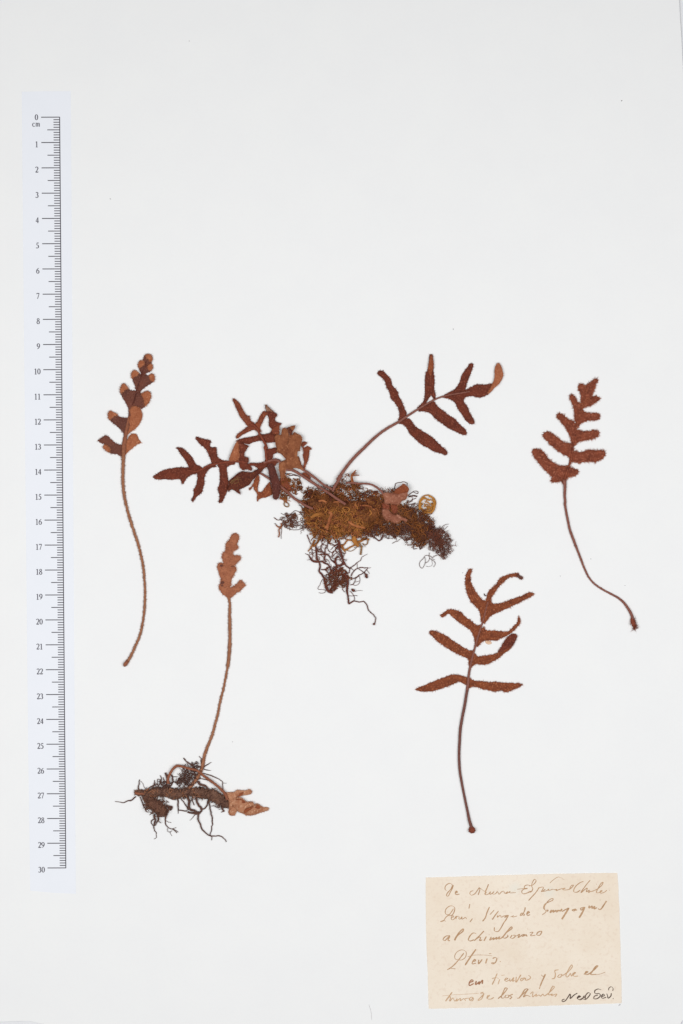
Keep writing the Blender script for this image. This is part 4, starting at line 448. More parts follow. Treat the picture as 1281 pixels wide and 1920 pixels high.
# ------------------------------------------------------------------ materials
def lin(c):
    c = c/255.0
    return c/12.92 if c <= 0.04045 else ((c+0.055)/1.055)**2.4
def rgb(t): return (lin(t[0]), lin(t[1]), lin(t[2]), 1)
MATS = {}
def mat(name, base, second=None, scale=700, speck=None, speck_scale=2600, speck_amt=0.35, rough=0.85, bump=0.25, bump_scale=3000, spec=0.15):
    m = bpy.data.materials.new(name); m.use_nodes = True
    nt = m.node_tree; N = nt.nodes; L = nt.links
    p = N['Principled BSDF']; p.inputs['Roughness'].default_value = rough
    p.inputs['Specular IOR Level'].default_value = spec
    tc = N.new('ShaderNodeTexCoord')
    out = None
    if second is not None:
        n = N.new('ShaderNodeTexNoise'); n.inputs['Scale'].default_value = scale; n.inputs['Detail'].default_value = 5; n.inputs['Roughness'].default_value = 0.65
        L.new(tc.outputs['Object'], n.inputs['Vector'])
        r = N.new('ShaderNodeMapRange'); r.inputs['From Min'].default_value = 0.36; r.inputs['From Max'].default_value = 0.64
        L.new(n.outputs['Fac'], r.inputs['Value'])
        mx = N.new('ShaderNodeMix'); mx.data_type = 'RGBA'; mx.inputs['A'].default_value = rgb(base); mx.inputs['B'].default_value = rgb(second)
        L.new(r.outputs['Result'], mx.inputs['Factor']); out = mx.outputs['Result']
    if speck is not None:
        n2 = N.new('ShaderNodeTexNoise'); n2.inputs['Scale'].default_value = speck_scale; n2.inputs['Detail'].default_value = 3
        L.new(tc.outputs['Object'], n2.inputs['Vector'])
        r2 = N.new('ShaderNodeMapRange'); r2.inputs['From Min'].default_value = 0.54; r2.inputs['From Max'].default_value = 0.68; r2.inputs['To Max'].default_value = speck_amt*2
        L.new(n2.outputs['Fac'], r2.inputs['Value'])
        mx2 = N.new('ShaderNodeMix'); mx2.data_type = 'RGBA'
        if out is not None: L.new(out, mx2.inputs['A'])
        else: mx2.inputs['A'].default_value = rgb(base)
        mx2.inputs['B'].default_value = rgb(speck); L.new(r2.outputs['Result'], mx2.inputs['Factor']); out = mx2.outputs['Result']
    if out is not None: L.new(out, p.inputs['Base Color'])
    else: p.inputs['Base Color'].default_value = rgb(base)
    if bump:
        n3 = N.new('ShaderNodeTexNoise'); n3.inputs['Scale'].default_value = bump_scale; n3.inputs['Detail'].default_value = 4
        L.new(tc.outputs['Object'], n3.inputs['Vector'])
        b = N.new('ShaderNodeBump'); b.inputs['Strength'].default_value = bump; b.inputs['Distance'].default_value = 0.0002
        L.new(n3.outputs['Fac'], b.inputs['Height']); L.new(b.outputs['Normal'], p.inputs['Normal'])
    MATS[name] = m
    return m
LEAF = dict(scale=420, bump=0.8, speck_amt=0.45, speck_scale=1700)
mat('leaf_dark_red', (114, 55, 39), (90, 44, 33), speck=(140, 80, 62), **LEAF)
mat('leaf_red_brown', (136, 71, 50), (104, 52, 38), speck=(172, 104, 80), **LEAF)
mat('leaf_rust', (137, 73, 45), (106, 55, 37), speck=(176, 108, 74), **LEAF)
mat('leaf_tan', (170, 108, 79), (150, 90, 66), speck=(112, 70, 54), speck_scale=1500, scale=500, bump=0.5)
mat('leaf_grey_brown', (90, 55, 48), (114, 68, 55), speck=(132, 88, 74), scale=150, bump=0.8, speck_amt=0.3, speck_scale=1700)
mat('leaf_orange', (168, 102, 70), (148, 84, 56), speck=(188, 124, 92), **LEAF)
mat('leaf_orange_deep', (148, 80, 50), (124, 64, 42), speck=(174, 106, 70), **LEAF)
mat('leaf_dark_orange', (134, 70, 47), (110, 55, 41), speck=(160, 94, 66), **LEAF)
mat('leaf_purple', (96, 51, 43), (78, 42, 37), speck=(118, 76, 68), **LEAF)
mat('leaf_purple_brown', (100, 50, 36), (80, 40, 32), speck=(126, 74, 48), **LEAF)
mat('leaf_brown', (154, 96, 64), (122, 70, 46), speck=(164, 106, 74), scale=230, bump=1.0, speck_amt=0.5, speck_scale=1200)
mat('leaf_pink', (162, 106, 84), (132, 78, 60), speck=(180, 128, 106), scale=260, bump=1.0, speck_amt=0.5, speck_scale=1200)
mat('leaf_dusty', (192, 140, 108), (160, 102, 74), speck=(208, 164, 134), scale=330, bump=1.0, speck_amt=0.5, speck_scale=1300)
mat('leaf_tan_grey', (150, 112, 92), (128, 86, 66), speck=(170, 134, 112), **LEAF)
STI = dict(scale=900, bump=0.4, speck_amt=0.3)
mat('stipe_tan', (162, 111, 82), (138, 90, 66), speck=(182, 128, 98), **STI)
mat('stipe_brown', (150, 94, 70), (128, 78, 60), speck=(166, 104, 74), **STI)
mat('stipe_rose', (142, 92, 80), (122, 76, 66), speck=(156, 110, 98), **STI)
mat('stipe_red', (132, 66, 48), (112, 56, 42), speck=(152, 88, 68), **STI)
mat('stipe_purple', (122, 82, 74), (108, 68, 60), speck=(132, 94, 86), **STI)
mat('rhizome', (120, 88, 73), (82, 56, 46), scale=350, speck=(150, 110, 88), speck_scale=1800, bump=0.9, bump_scale=1800)
mat('rhizome_dark', (116, 80, 64), (84, 56, 48), scale=400, speck=(122, 82, 64), speck_scale=1800, bump=0.9, bump_scale=1800)
mat('root_grey', (104, 74, 64), (80, 55, 49), speck=(112, 80, 68), bump=0.3)
mat('root_dark', (104, 68, 58), (76, 48, 42), speck=(102, 68, 58), bump=0.3)
mat('root_red', (112, 62, 50), (82, 45, 40), speck=(120, 70, 54), bump=0.3)
mat('moss_gold', (176, 116, 58), (122, 70, 36), speck=(180, 128, 72), scale=260, bump=0.3)
mat('moss_bright', (188, 130, 62), (158, 104, 46), speck=(204, 152, 84), scale=400, bump=0.3)
mat('moss_orange', (180, 112, 70), (124, 66, 40), speck=(180, 118, 78), scale=260, bump=0.3)
mat('moss_tan', (152, 112, 72), (126, 90, 56), speck=(172, 136, 98), scale=600, bump=0.3)
mat('moss_amber', (150, 90, 44), (102, 56, 32), speck=(150, 102, 56), scale=260, bump=0.3)
mat('moss_brown', (132, 80, 50), (90, 51, 37), speck=(132, 88, 58), scale=260, bump=0.3)
mat('moss_core', (132, 80, 44), (96, 56, 36), scale=280, speck=(150, 104, 60), speck_scale=1200, bump=1.0, bump_scale=1500)
mat('table', (228, 229, 231), (225, 226, 229), scale=60, bump=0.05, bump_scale=800)
mat('sheet_paper', (238, 238.5, 238.5), (236.5, 237, 237.5), scale=45, speck=(234, 234, 235), speck_scale=900, speck_amt=0.12, rough=0.7, bump=0.06, bump_scale=1500)
mat('ruler_paper', (234, 236.5, 243), (232.5, 235.5, 242), scale=60, rough=0.6, bump=0.03, bump_scale=1500)
mat('ruler_print', (80, 76, 83), rough=0.8, bump=0)
mat('ruler_numeral', (98, 96, 104), rough=0.8, bump=0)
lp = mat('label_paper', (240, 228, 212), (234, 219, 200), scale=32, speck=(226, 206, 188), speck_scale=700, speck_amt=0.22, rough=0.85, bump=0.2, bump_scale=1400)
mat('ink_brown', (196, 160, 126), (176, 138, 104), scale=350, bump=0)
mat('ink_dark_brown', (172, 124, 96), (156, 108, 80), scale=350, bump=0)
mat('ink_pale', (208, 174, 140), (192, 156, 122), scale=350, bump=0)
mat('ink_black', (76, 62, 56), (128, 108, 94), scale=260, bump=0)
mat('ink_grey', (176, 172, 174), bump=0)
mat('flake', (214, 172, 140), (226, 196, 170), scale=900, bump=0.3)
mat('speck_dark', (120, 118, 116), bump=0)

# ------------------------------------------------------------------ object helpers
def link(name, me, parent=None):
    o = bpy.data.objects.new(name, me); col.objects.link(o)
    if parent is not None: o.parent = parent
    return o
ORG = {}                                     # thing -> origin in mm
def mesh(name, verts_mm, faces, material, org=(0, 0, 0), smooth=True):
    v = (np.asarray(verts_mm, float).reshape(-1, 3)-np.asarray(org, float))*MMU
    me = bpy.data.meshes.new(name)
    me.from_pydata(v.tolist(), [], faces)
    if smooth: me.polygons.foreach_set('use_smooth', [True]*len(me.polygons))
    me.materials.append(MATS[material]); me.update()
    return me
def thing(name, label, cat, loc_mm, group=None):
    o = bpy.data.objects.new(name, None); col.objects.link(o)
    o.empty_display_size = 0.01
    o.location = Vector(loc_mm)*MMU
    o['label'] = label; o['category'] = cat
    if group: o['group'] = group
    return o

def catmull(P, step, closed):
    P = np.asarray(P, float); n = len(P); out = []
    if n < 3 and not closed:
        k = max(1, int(np.linalg.norm(P[-1]-P[0])/step)); t = np.linspace(0, 1, k+1)[:, None]
        return P[0]*(1-t)+P[-1]*t
    m = n if closed else n-1
    for i in range(m):
        p1 = P[i]; p2 = P[(i+1) % n]
        p0 = P[(i-1) % n] if closed or i > 0 else 2*p1-p2
        p3 = P[(i+2) % n] if closed or i < n-2 else 2*p2-p1
        a = max(np.linalg.norm(p1-p0), 1e-6)**.5; b = max(np.linalg.norm(p2-p1), 1e-6)**.5; c = max(np.linalg.norm(p3-p2), 1e-6)**.5
        t0, t1 = 0, a; t2 = a+b; t3 = a+b+c
        k = max(1, int(np.ceil(np.linalg.norm(p2-p1)/step)))
        for j in range(k):
            t = t1+(t2-t1)*j/k
            A1 = (t1-t)/(t1-t0)*p0+(t-t0)/(t1-t0)*p1; A2 = (t2-t)/(t2-t1)*p1+(t-t1)/(t2-t1)*p2; A3 = (t3-t)/(t3-t2)*p2+(t-t2)/(t3-t2)*p3
            B1 = (t2-t)/(t2-t0)*A1+(t-t0)/(t2-t0)*A2; B2 = (t3-t)/(t3-t1)*A2+(t-t1)/(t3-t1)*A3
            out.append((t2-t)/(t2-t1)*B1+(t-t1)/(t2-t1)*B2)
    if not closed: out.append(P[-1])
    return np.array(out)
def inside(poly, q):
    x, y = q[:, 0], q[:, 1]; r = np.zeros(len(q), bool); j = len(poly)-1
    for i in range(len(poly)):
        xi, yi = poly[i]; xj, yj = poly[j]
        c = ((yi > y) != (yj > y)) & (x < (xj-xi)*(y-yi)/((yj-yi)+1e-12)+xi)
        r ^= c; j = i
    return r
def nz(x, y, s, seed): return noise.noise(Vector((x*s+seed*3.17, y*s-seed*1.73, seed*0.77)))

def blade(pts, z0, dome, seed, amp=1.0, step=0.32, grid=0.6, thick=0.12, rag=0.10, flat_edge=0.55):
    """A thin pressed blade: ragged outline, domed and wrinkled top, parallel underside, closed edge."""
    c = catmull(np.asarray(pts)/100.0, step, True)
    nx = np.roll(c, -1, 0)-np.roll(c, 1, 0); nx /= (np.linalg.norm(nx, axis=1)[:, None]+1e-9)
    area = 0.5*np.sum(c[:, 0]*np.roll(c[:, 1], -1)-np.roll(c[:, 0], -1)*c[:, 1])
    nrm = np.stack([nx[:, 1], -nx[:, 0]], 1)*(1 if area > 0 else -1)
    d = np.array([nz(p[0], p[1], 1.6, seed)*0.7+nz(p[0], p[1], 0.6, seed+9)*0.6 for p in c])*rag
    c = c+nrm*d[:, None]
    lo, hi = c.min(0), c.max(0)
    gx, gy = np.meshgrid(np.arange(lo[0], hi[0], grid), np.arange(lo[1], hi[1], grid))
    g = np.stack([gx.ravel(), gy.ravel()], 1)+rng.uniform(-.2, .2, (gx.size, 2))*grid
    g = g[inside(c, g)]
    if len(g):
        dd = np.sqrt(((g[:, None, :]-c[None])**2).sum(2)).min(1); g = g[dd > grid*0.45]
    allp = [Vector(p) for p in c]+[Vector(p) for p in g]
    r = delaunay_2d_cdt(allp, [], [list(range(len(c)))], 1, 1e-5)
    V = np.array([(v.x, v.y) for v in r[0]]); F = [tuple(f) for f in r[2]]
    F = [f if sum(V[f[i]][0]*V[f[(i+1) % 3]][1]-V[f[(i+1) % 3]][0]*V[f[i]][1] for i in range(3)) > 0 else f[::-1] for f in F if len(f) == 3]
    dist = np.sqrt(((V[:, None, :]-c[None])**2).sum(2)).min(1)
    prof = 1-np.exp(-dist/flat_edge)
    w = np.array([0.45*nz(p[0], p[1], 0.35, seed+3)+0.22*nz(p[0], p[1], 1.1, seed+5)+0.10*nz(p[0], p[1], 2.6, seed+6) for p in V])
    edge_lift = np.array([max(0, nz(p[0], p[1], 0.25, seed+11)) for p in V])*0.5*amp
    top = np.maximum(z0+thick+dome*prof+w*amp*(0.25+0.75*prof)*0.8+edge_lift*(1-prof)*0.6, z0*0.3+thick+0.05)
    n = len(V); verts = np.vstack([np.column_stack([V, top]), np.column_stack([V, top-thick])])
    faces = list(F)+[tuple(i+n for i in f[::-1]) for f in F]
    ec = {}
    for f in F:
        for i in range(3):
            e = (f[i], f[(i+1) % 3]); ec[tuple(sorted(e))] = ec.get(tuple(sorted(e)), [])+[e]
    for k, l in ec.items():
        if len(l) == 1:
            a, b = l[0]; faces.append((a, a+n, b+n, b))
    return verts, faces, c, nrm, np.column_stack([V, top]), F

def tube(P, radii, z, sides=8, flat=1.0, bump=0.1, step=0.5, seed=0, cap=True, zfun=None, rest=True):
    """A tapered, slightly knobbly stem lying on what is under it."""
    c = catmull(np.asarray(P, float), step, False)
    n = len(c); s = np.concatenate([[0], np.cumsum(np.linalg.norm(np.diff(c[:, :2], axis=0), axis=1))]); s /= max(s[-1], 1e-6)
    rr = np.interp(s, np.linspace(0, 1, len(radii)), radii) if len(radii) > 1 else np.full(n, radii[0])
    V = []; F = []
    tan = np.gradient(c, axis=0) if n > 2 else np.repeat((c[-1]-c[0])[None], n, 0)
    for i in range(n):
        t = tan[i, :2]; t = t/(np.linalg.norm(t)+1e-9); nn = (-t[1], t[0])
        zc = z+(rr[i]*flat if rest else 0)+(zfun(s[i], c[i]) if zfun else 0)+(c[i, 2] if c.shape[1] > 2 else 0)
        for k in range(sides):
            a = 2*math.pi*k/sides
            q = rr[i]*(1+bump*(1.3*nz(c[i, 0]+2*math.cos(a)*rr[i], c[i, 1]+2*math.sin(a), 1.5/max(rr[i]*2, .3), seed)+rng.uniform(-.35, .35)))
            V.append((c[i, 0]+nn[0]*math.cos(a)*q, c[i, 1]+nn[1]*math.cos(a)*q, zc+math.sin(a)*q*flat))
    for i in range(n-1):
        for k in range(sides):
            a, b = i*sides+k, i*sides+(k+1) % sides
            F.append((a, a+sides, b+sides, b))
    if cap:
        F.append(tuple(range(sides))); F.append(tuple((n-1)*sides+k for k in range(sides))[::-1])
    return V, F

HAIR = {}
def add_hair(thing_name, p, d, l, r, orange):
    HAIR.setdefault((thing_name, orange), []).append((p, d, l, r))
def hairs_mesh(lst):
    V = []; F = []
    for p, d, l, r in lst:
        d = d/(np.linalg.norm(d)+1e-9)
        u = np.cross(d, (0.3, 0.2, 0.93)); u /= (np.linalg.norm(u)+1e-9); v = np.cross(d, u)
        b = len(V)
        for k in range(3):
            a = 2.0944*k; V.append(p+(u*math.cos(a)+v*math.sin(a))*r)
        V.append(p+d*l)
        F += [(b, b+1, b+3), (b+1, b+2, b+3), (b+2, b, b+3)]
    return V, F

# ------------------------------------------------------------------ the setting: table, sheet, ruler, label
def prism(name, poly, z0, z1, material, org=(0, 0, 0)):
    P = np.asarray(poly, float); n = len(P)
    A = 0.5*np.sum(P[:, 0]*np.roll(P[:, 1], -1)-np.roll(P[:, 0], -1)*P[:, 1])
    if A < 0: P = P[::-1]
    V = [(x, y, z1) for x, y in P]+[(x, y, z0) for x, y in P]
    r = delaunay_2d_cdt([Vector(p) for p in P], [], [list(range(n))], 1, 1e-6)
    T = [tuple(f) for f in r[2]] if len(r[0]) == n else [tuple(range(n))]
    T = [f if sum(P[f[i]][0]*P[f[(i+1) % len(f)]][1]-P[f[(i+1) % len(f)]][0]*P[f[i]][1] for i in range(len(f))) > 0 else f[::-1] for f in T]
    F = T+[tuple(i+n for i in f[::-1]) for f in T]+[(i, i+n, (i+1) % n+n, (i+1) % n) for i in range(n)]
    return mesh(name, V, F, material, org, smooth=False)
tb = link('table', prism('table', [(-900, -900), (900, -900), (900, 900), (-900, 900)], -25, -0.9, 'table')); tb['kind'] = 'structure'
sh_poly = np.asarray(FLAT['sheet'])/100.0
sheet = link('herbarium_sheet', prism('herbarium_sheet', sh_poly, -0.42, 0.0, 'sheet_paper'))
sheet['label'] = 'large white paper sheet that all the pressed ferns are mounted on'; sheet['category'] = 'paper sheet'

def strip(P, w, z, nib=True, seed=0):
    """A flat ribbon of ink or print along a polyline."""
    c = catmull(np.asarray(P, float), 0.18, False); n = len(c)
    t = np.gradient(c, axis=0); t /= (np.linalg.norm(t, axis=1)[:, None]+1e-9)
    nn = np.stack([-t[:, 1], t[:, 0]], 1)
    pen = np.array([math.cos(math.radians(-30)), math.sin(math.radians(-30))])
    k = (0.40+0.64*np.abs(nn@pen)) if nib else np.ones(n)
    k = k*np.array([1+0.25*nz(p[0], p[1], 1.2, seed) for p in c])
    if nib: k[0] *= .6; k[-1] *= .6
    h = nn*(w*0.52*k)[:, None]
    zz = z+np.linspace(0, .05, n)
    V = np.vstack([np.column_stack([c+h, zz]), np.column_stack([c-h, zz])])
    F = [(i, n+i, n+i+1, i+1) for i in range(n-1)]
    return V, F
def merge(parts):
    V = []; F = []
    for v, f in parts:
        b = len(V); V += [tuple(x) for x in v]; F += [tuple(i+b for i in q) for q in f]
    return V, F

# ruler
rp = np.asarray(FLAT['ruler'])/100.0; a, b = np.asarray(FLAT['spine'])/100.0
RZ = 0.08
ro = (a[0], a[1], RZ)
ruler = thing('ruler', 'tall pale blue centimetre ruler of printed paper along the left edge', 'ruler', ro)
link('strip', prism('strip', rp, 0.01, RZ-0.01, 'ruler_paper', ro), ruler)
ax = (b-a)/np.linalg.norm(b-a); cm = np.linalg.norm(b-a)/30.0; side = np.array([ax[1], -ax[0]])
side = side if side[0] < 0 else -side
def rect(p, q, w, z):
    p = np.asarray(p, float); q = np.asarray(q, float); d = (q-p)/np.linalg.norm(q-p); n = np.array([-d[1], d[0]])*w/2
    return [(*(p+n), z), (*(p-n), z), (*(q-n), z), (*(q+n), z)], [(0, 1, 2, 3)]
link('scale_line', mesh('scale_line', *rect(-ax*.15, ax*(30*cm+.15), 0.36, 0.012), 'ruler_print'), ruler)
tick = {}
for nm, ln, w in (('centimetre_mark', 7.35, .36), ('half_centimetre_mark', 4.95, .34), ('millimetre_mark', 2.45, .34)):
    tick[nm] = mesh(nm, *rect(side*.1, side*ln, w, 0.02), 'ruler_print')
for k in range(301):
    nm = 'centimetre_mark' if k % 10 == 0 else 'half_centimetre_mark' if k % 5 == 0 else 'millimetre_mark'
    o = link(nm, tick[nm], ruler); p = ax*cm*k/10; o.location = (p[0]*MMU, p[1]*MMU, 0)
# serif numerals as strokes (x, y, width) in a 0.5 x 1 box
def arc(cx, cy, rx, ry, a0, a1, n=14, thin=.05, thick=.13):
    return [(cx+rx*math.cos(math.radians(t)), cy+ry*math.sin(math.radians(t)), thin+(thick-thin)*abs(math.cos(math.radians(t)))**1.5) for t in np.linspace(a0, a1, n)]
GL = {'0': [arc(.25, .5, .18, .46, 0, 360, 26)],
 '1': [[(.10, .84, .05), (.26, .96, .08)], [(.26, .97, .11), (.26, .03, .11)], [(.11, .02, .05), (.41, .02, .05)]],
 '2': [arc(.23, .73, .17, .24, 165, -40)+[(.24, .30, .09), (.05, .06, .06)], [(.04, .06, .11), (.42, .06, .11)], [(.42, .06, .07), (.45, .2, .03)]],
 '3': [arc(.22, .76, .14, .2, 160, -85), arc(.2, .29, .19, .26, 85, -150)],
 '4': [[(.34, .96, .05), (.03, .33, .05)], [(.03, .30, .09), (.46, .30, .09)], [(.33, .97, .11), (.33, .0, .11)]],
 '5': [[(.42, .93, .1), (.16, .93, .1)], [(.17, .95, .05), (.11, .62, .05)], [(.11, .60, .09)]+arc(.19, .32, .2, .29, 75, -140)],
 '6': [[(.43, .96, .03), (.25, .83, .08), (.12, .62, .11), (.07, .38, .12), (.09, .2, .1), (.16, .06, .07), (.25, .03, .05)], arc(.26, .31, .17, .28, -90, 130)],
 '7': [[(.05, .78, .03), (.07, .92, .07)], [(.06, .93, .10), (.44, .93, .10)], [(.43, .92, .06), (.18, .0, .08)]],
 '8': [arc(.25, .77, .14, .19, 0, 360, 20, .05, .1), arc(.25, .27, .18, .25, 0, 360, 20, .05, .12)],
 '9': [arc(.24, .68, .17, .28, 90, 310), [(.24, .97, .05), (.34, .93, .08), (.42, .78, .11), (.43, .6, .12), (.38, .38, .11), (.26, .16, .08), (.08, .03, .03)]],
 'c': [arc(.24, .33, .19, .31, 45, 315, 18, .05, .11)],
 'm': [[(.06, .66, .05), (.14, .66, .1), (.14, .0, .11)], [(.14, .5, .05), (.24, .62, .06), (.34, .62, .08), (.38, .5, .11), (.38, .0, .11)], [(.38, .5, .05), (.48, .62, .06), (.58, .62, .08), (.62, .5, .11), (.62, .0, .11)],
       ]}
ADV = {'m': .88, 'c': .53}
def text_mesh(name, s, h, centre):
    """centre in mm in the ruler's own frame"""
    w = sum(ADV.get(ch, .575) for ch in s)*h; parts = []
    u = -side; v = -ax; x = -w/2
    for gi, ch in enumerate(s):
        for si, st in enumerate(GL[ch]):
            q = np.array(st); c = np.asarray(centre)+np.outer(x+q[:, 0]*h*1.15, u)+np.outer((q[:, 1]-.5)*h, v); n = len(c)
            t = np.gradient(c, axis=0); t /= (np.linalg.norm(t, axis=1)[:, None]+1e-9); nn = np.stack([-t[:, 1], t[:, 0]], 1)*((q[:, 2]*1.15+.035)*h*.5)[:, None]
            z = 0.03+0.005*si+np.linspace(0, .004, n)
            parts.append((np.vstack([np.column_stack([c+nn, z]), np.column_stack([c-nn, z])]), [(i, n+i, n+i+1, i+1) for i in range(n-1)]))
        x += ADV.get(ch, .575)*h
    return mesh(name, *merge(parts), 'ruler_numeral')
for k in range(31):
    off = 9.2 if k < 10 else 9.75
    dn = 0.68 if k else 0.0
    link('numeral', text_mesh('numeral', str(k), 2.3, ax*(cm*k+dn)+side*off), ruler)
link('unit_lettering', text_mesh('unit_lettering', 'cm', 2.25, ax*(2.6)+side*9.3), ruler)

# label with handwriting
_q = np.asarray(FLAT['label'])/100.0; lpoly = []
for i in range(len(_q)):                             # straight torn edges with square corners
    e = _q[(i+1) % len(_q)]-_q[i]; k = max(1, int(np.linalg.norm(e)/.7)); lpoly += [_q[i]+e*j/k for j in range(k)]
lpoly = np.array(lpoly)
lpoly = lpoly+np.array([(nz(p[0], p[1], .5, 1)*.12, nz(p[0], p[1], .5, 2)*.12) for p in lpoly])
lo = (lpoly[:, 0].min(), lpoly[:, 1].min(), 0)
label = thing('specimen_label', 'cream paper label with faded brown handwriting in the lower right corner', 'label', lo)
st1 = np.asarray(FLAT['stain'])/100.0
nt = lp.node_tree; pr = nt.nodes['Principled BSDF']; prev = pr.inputs['Base Color'].links[0].from_socket
tcn = nt.nodes.new('ShaderNodeTexCoord')
for sx, sy in st1:                                   # two faint blue-green blots in the paper
    mp = nt.nodes.new('ShaderNodeVectorMath'); mp.operation = 'SUBTRACT'; mp.inputs[1].default_value = ((sx-lo[0])*MMU, (sy-lo[1])*MMU, 0)
    nt.links.new(tcn.outputs['Object'], mp.inputs[0])
    ln = nt.nodes.new('ShaderNodeVectorMath'); ln.operation = 'LENGTH'; nt.links.new(mp.outputs[0], ln.inputs[0])
    mr = nt.nodes.new('ShaderNodeMapRange'); mr.interpolation_type = 'SMOOTHSTEP'; mr.inputs['From Min'].default_value = 0.0038; mr.inputs['From Max'].default_value = 0.0
    mr.inputs['To Min'].default_value = 0; mr.inputs['To Max'].default_value = 0.28; nt.links.new(ln.outputs['Value'], mr.inputs['Value'])
    mx = nt.nodes.new('ShaderNodeMix'); mx.data_type = 'RGBA'; nt.links.new(prev, mx.inputs['A']); mx.inputs['B'].default_value = rgb((214, 222, 216)); nt.links.new(mr.outputs['Result'], mx.inputs['Factor'])
    prev = mx.outputs['Result']
nt.links.new(prev, pr.inputs['Base Color'])
link('paper', prism('paper', lpoly, 0.01, 0.17, 'label_paper', lo), label)
words = {}
for w_, m_, wd, P in STROKES: words.setdefault((w_, m_), []).append((P, wd))
for wi, ((w_, m_), L_) in enumerate(words.items()):
    on_sheet = w_ == 'mark'
    parts = [strip(np.asarray(P)/100.0, wd, (0.012 if on_sheet else 0.18)+0.0037*i+.0003*wi, not on_sheet, wi) for i, (P, wd) in enumerate(L_)]
    V_, F_ = merge(parts)
    if on_sheet: link('pencil_mark', mesh('pencil_mark', V_, F_, m_), sheet)
    else:
        o = link('handwritten_word', mesh('handwritten_word', V_, F_, m_, lo), label)
        if m_ == 'ink_black': o['label'] = 'word written in black ink'

# ------------------------------------------------------------------ fern specimens
THINGS = {
 'left': ('fern_frond', 'single fern frond with dark leaf and orange folded tips beside the ruler', 'fern frond', 'loose fern fronds on the sheet'),
 'right': ('fern_frond', 'single bristly rust-red fern frond with S-curved stalk at the right edge', 'fern frond', 'loose fern fronds on the sheet'),
 'lower': ('fern_frond', 'single rust-brown fern frond with slender curling lobes above the paper label', 'fern frond', 'loose fern fronds on the sheet'),
 'tuft': ('fern_plant', 'pale tan fern on long stalk rising from a thick brown rhizome with hanging roots', 'fern', 'whole rooted ferns'),
 'clump': ('fern_plant', 'large dark red fern with several fronds growing out of the golden moss', 'fern', 'whole rooted ferns'),
 'moss': ('moss_clump', 'matted golden brown moss wrapped round the base of the large central fern', 'moss', None)}
E_ = {}
first = {}
for t in TUBES:
    first.setdefault(t[0], t[5][-1])
first['clump'] = TUBES[[i for i, t in enumerate(TUBES) if t[0] == 'clump'][0]][5][-1]
for k, (nm, lb, ct, gp) in THINGS.items():
    ORG[k] = (first[k][0]/100.0, first[k][1]/100.0, 0)
    E_[k] = thing(nm, lb, ct, ORG[k], gp)

FUZZ_THING = {'right': 1.0, 'tuft': .8, 'lower': .7, 'left': .8, 'clump': .5}
T_OBJ = {}
for i, (th, nm, mt, z, rad, P, flat, bump) in enumerate(TUBES):
    P = np.asarray(P)/100.0
    sd = 10 if max(rad) > 1 else 7 if max(rad) > .35 else 5
    big = max(rad) > 1.2
    zf = None
    z, zr_ = (z[0], z) if isinstance(z, tuple) else (z, None)
    if nm in ('root', 'moss_stem', 'vein') or (nm == 'frond' and th == 'clump'):
        s_ = rng.uniform(0, 50); az = .25 if nm == 'root' else .12
        zf = (lambda s, c, s_=s_, az=az: az*(1+noise.noise(Vector((c[0]*.35+s_, c[1]*.35, 0)))))
        if nm == 'root':                     # keeps its small random crookedness
            c = catmull(P, 1.1, False)
            if len(c) > 3: c[1:-1] += rng.normal(0, .09, (len(c)-2, 2))
            P = c
    if zr_: zf = (lambda s, c, zz=zr_: float(np.interp(s, np.linspace(0, 1, len(zz)), zz))-zz[0])
    if nm in ('rhizome', 'rhizome_branch'):
        V_, F_ = tube(P, rad, z, 18, flat, bump, .35, i)
    elif nm == 'moss_curl':
        V_, F_ = tube(P, rad, z, 7, flat, bump, .4, i, zfun=lambda s, c, i=i: .3+.25*math.sin(5*s+i))
    else:
        V_, F_ = tube(P, rad, z, sd, flat, bump, .45 if not big else .3, i, zfun=zf)
    T_OBJ[i] = link(nm, mesh(nm, V_, F_, mt, ORG[th]), E_[th])
    if nm in ('rhizome', 'rhizome_branch'):
        VV = np.asarray(V_)
        for p in VV[rng.integers(0, len(VV), 900 if nm == 'rhizome' else 500)]:
            if p[2] > .4: add_hair(th, p, np.array((rng.normal(), rng.normal(), rng.uniform(0, .7))), rng.uniform(.4, 1.3), rng.uniform(.08, .17), 'scale')
    # scaly hairs on the stalks
    if nm in ('stipe', 'frond', 'rachis') and th in FUZZ_THING and mt in ('stipe_tan', 'stipe_brown', 'stipe_red', 'stipe_rose'):
        c = catmull(P, .3, False); tn = np.gradient(c, axis=0)
        dens = 2.6 if mt == 'stipe_tan' else .6
        rr = np.interp(np.linspace(0, 1, len(c)), np.linspace(0, 1, len(rad)), rad) if len(rad) > 1 else np.full(len(c), rad[0])
        for p, t, r in zip(c, tn, rr):
            for _ in range(rng.poisson(dens)):
                t2 = t/(np.linalg.norm(t)+1e-9); sgn = rng.choice((-1, 1)); n2 = np.array((-t2[1], t2[0]))*sgn
                add_hair(th, np.array((*(p+n2*r*.85), z+r*flat*rng.uniform(.6, 1.3))), np.array((*(n2*.8+t2*rng.uniform(-.9, .9)), rng.uniform(-.1, .4))), rng.uniform(.3, .8)*(1.0 if mt == 'stipe_tan' else .55), rng.uniform(.06, .1), 'stipe')

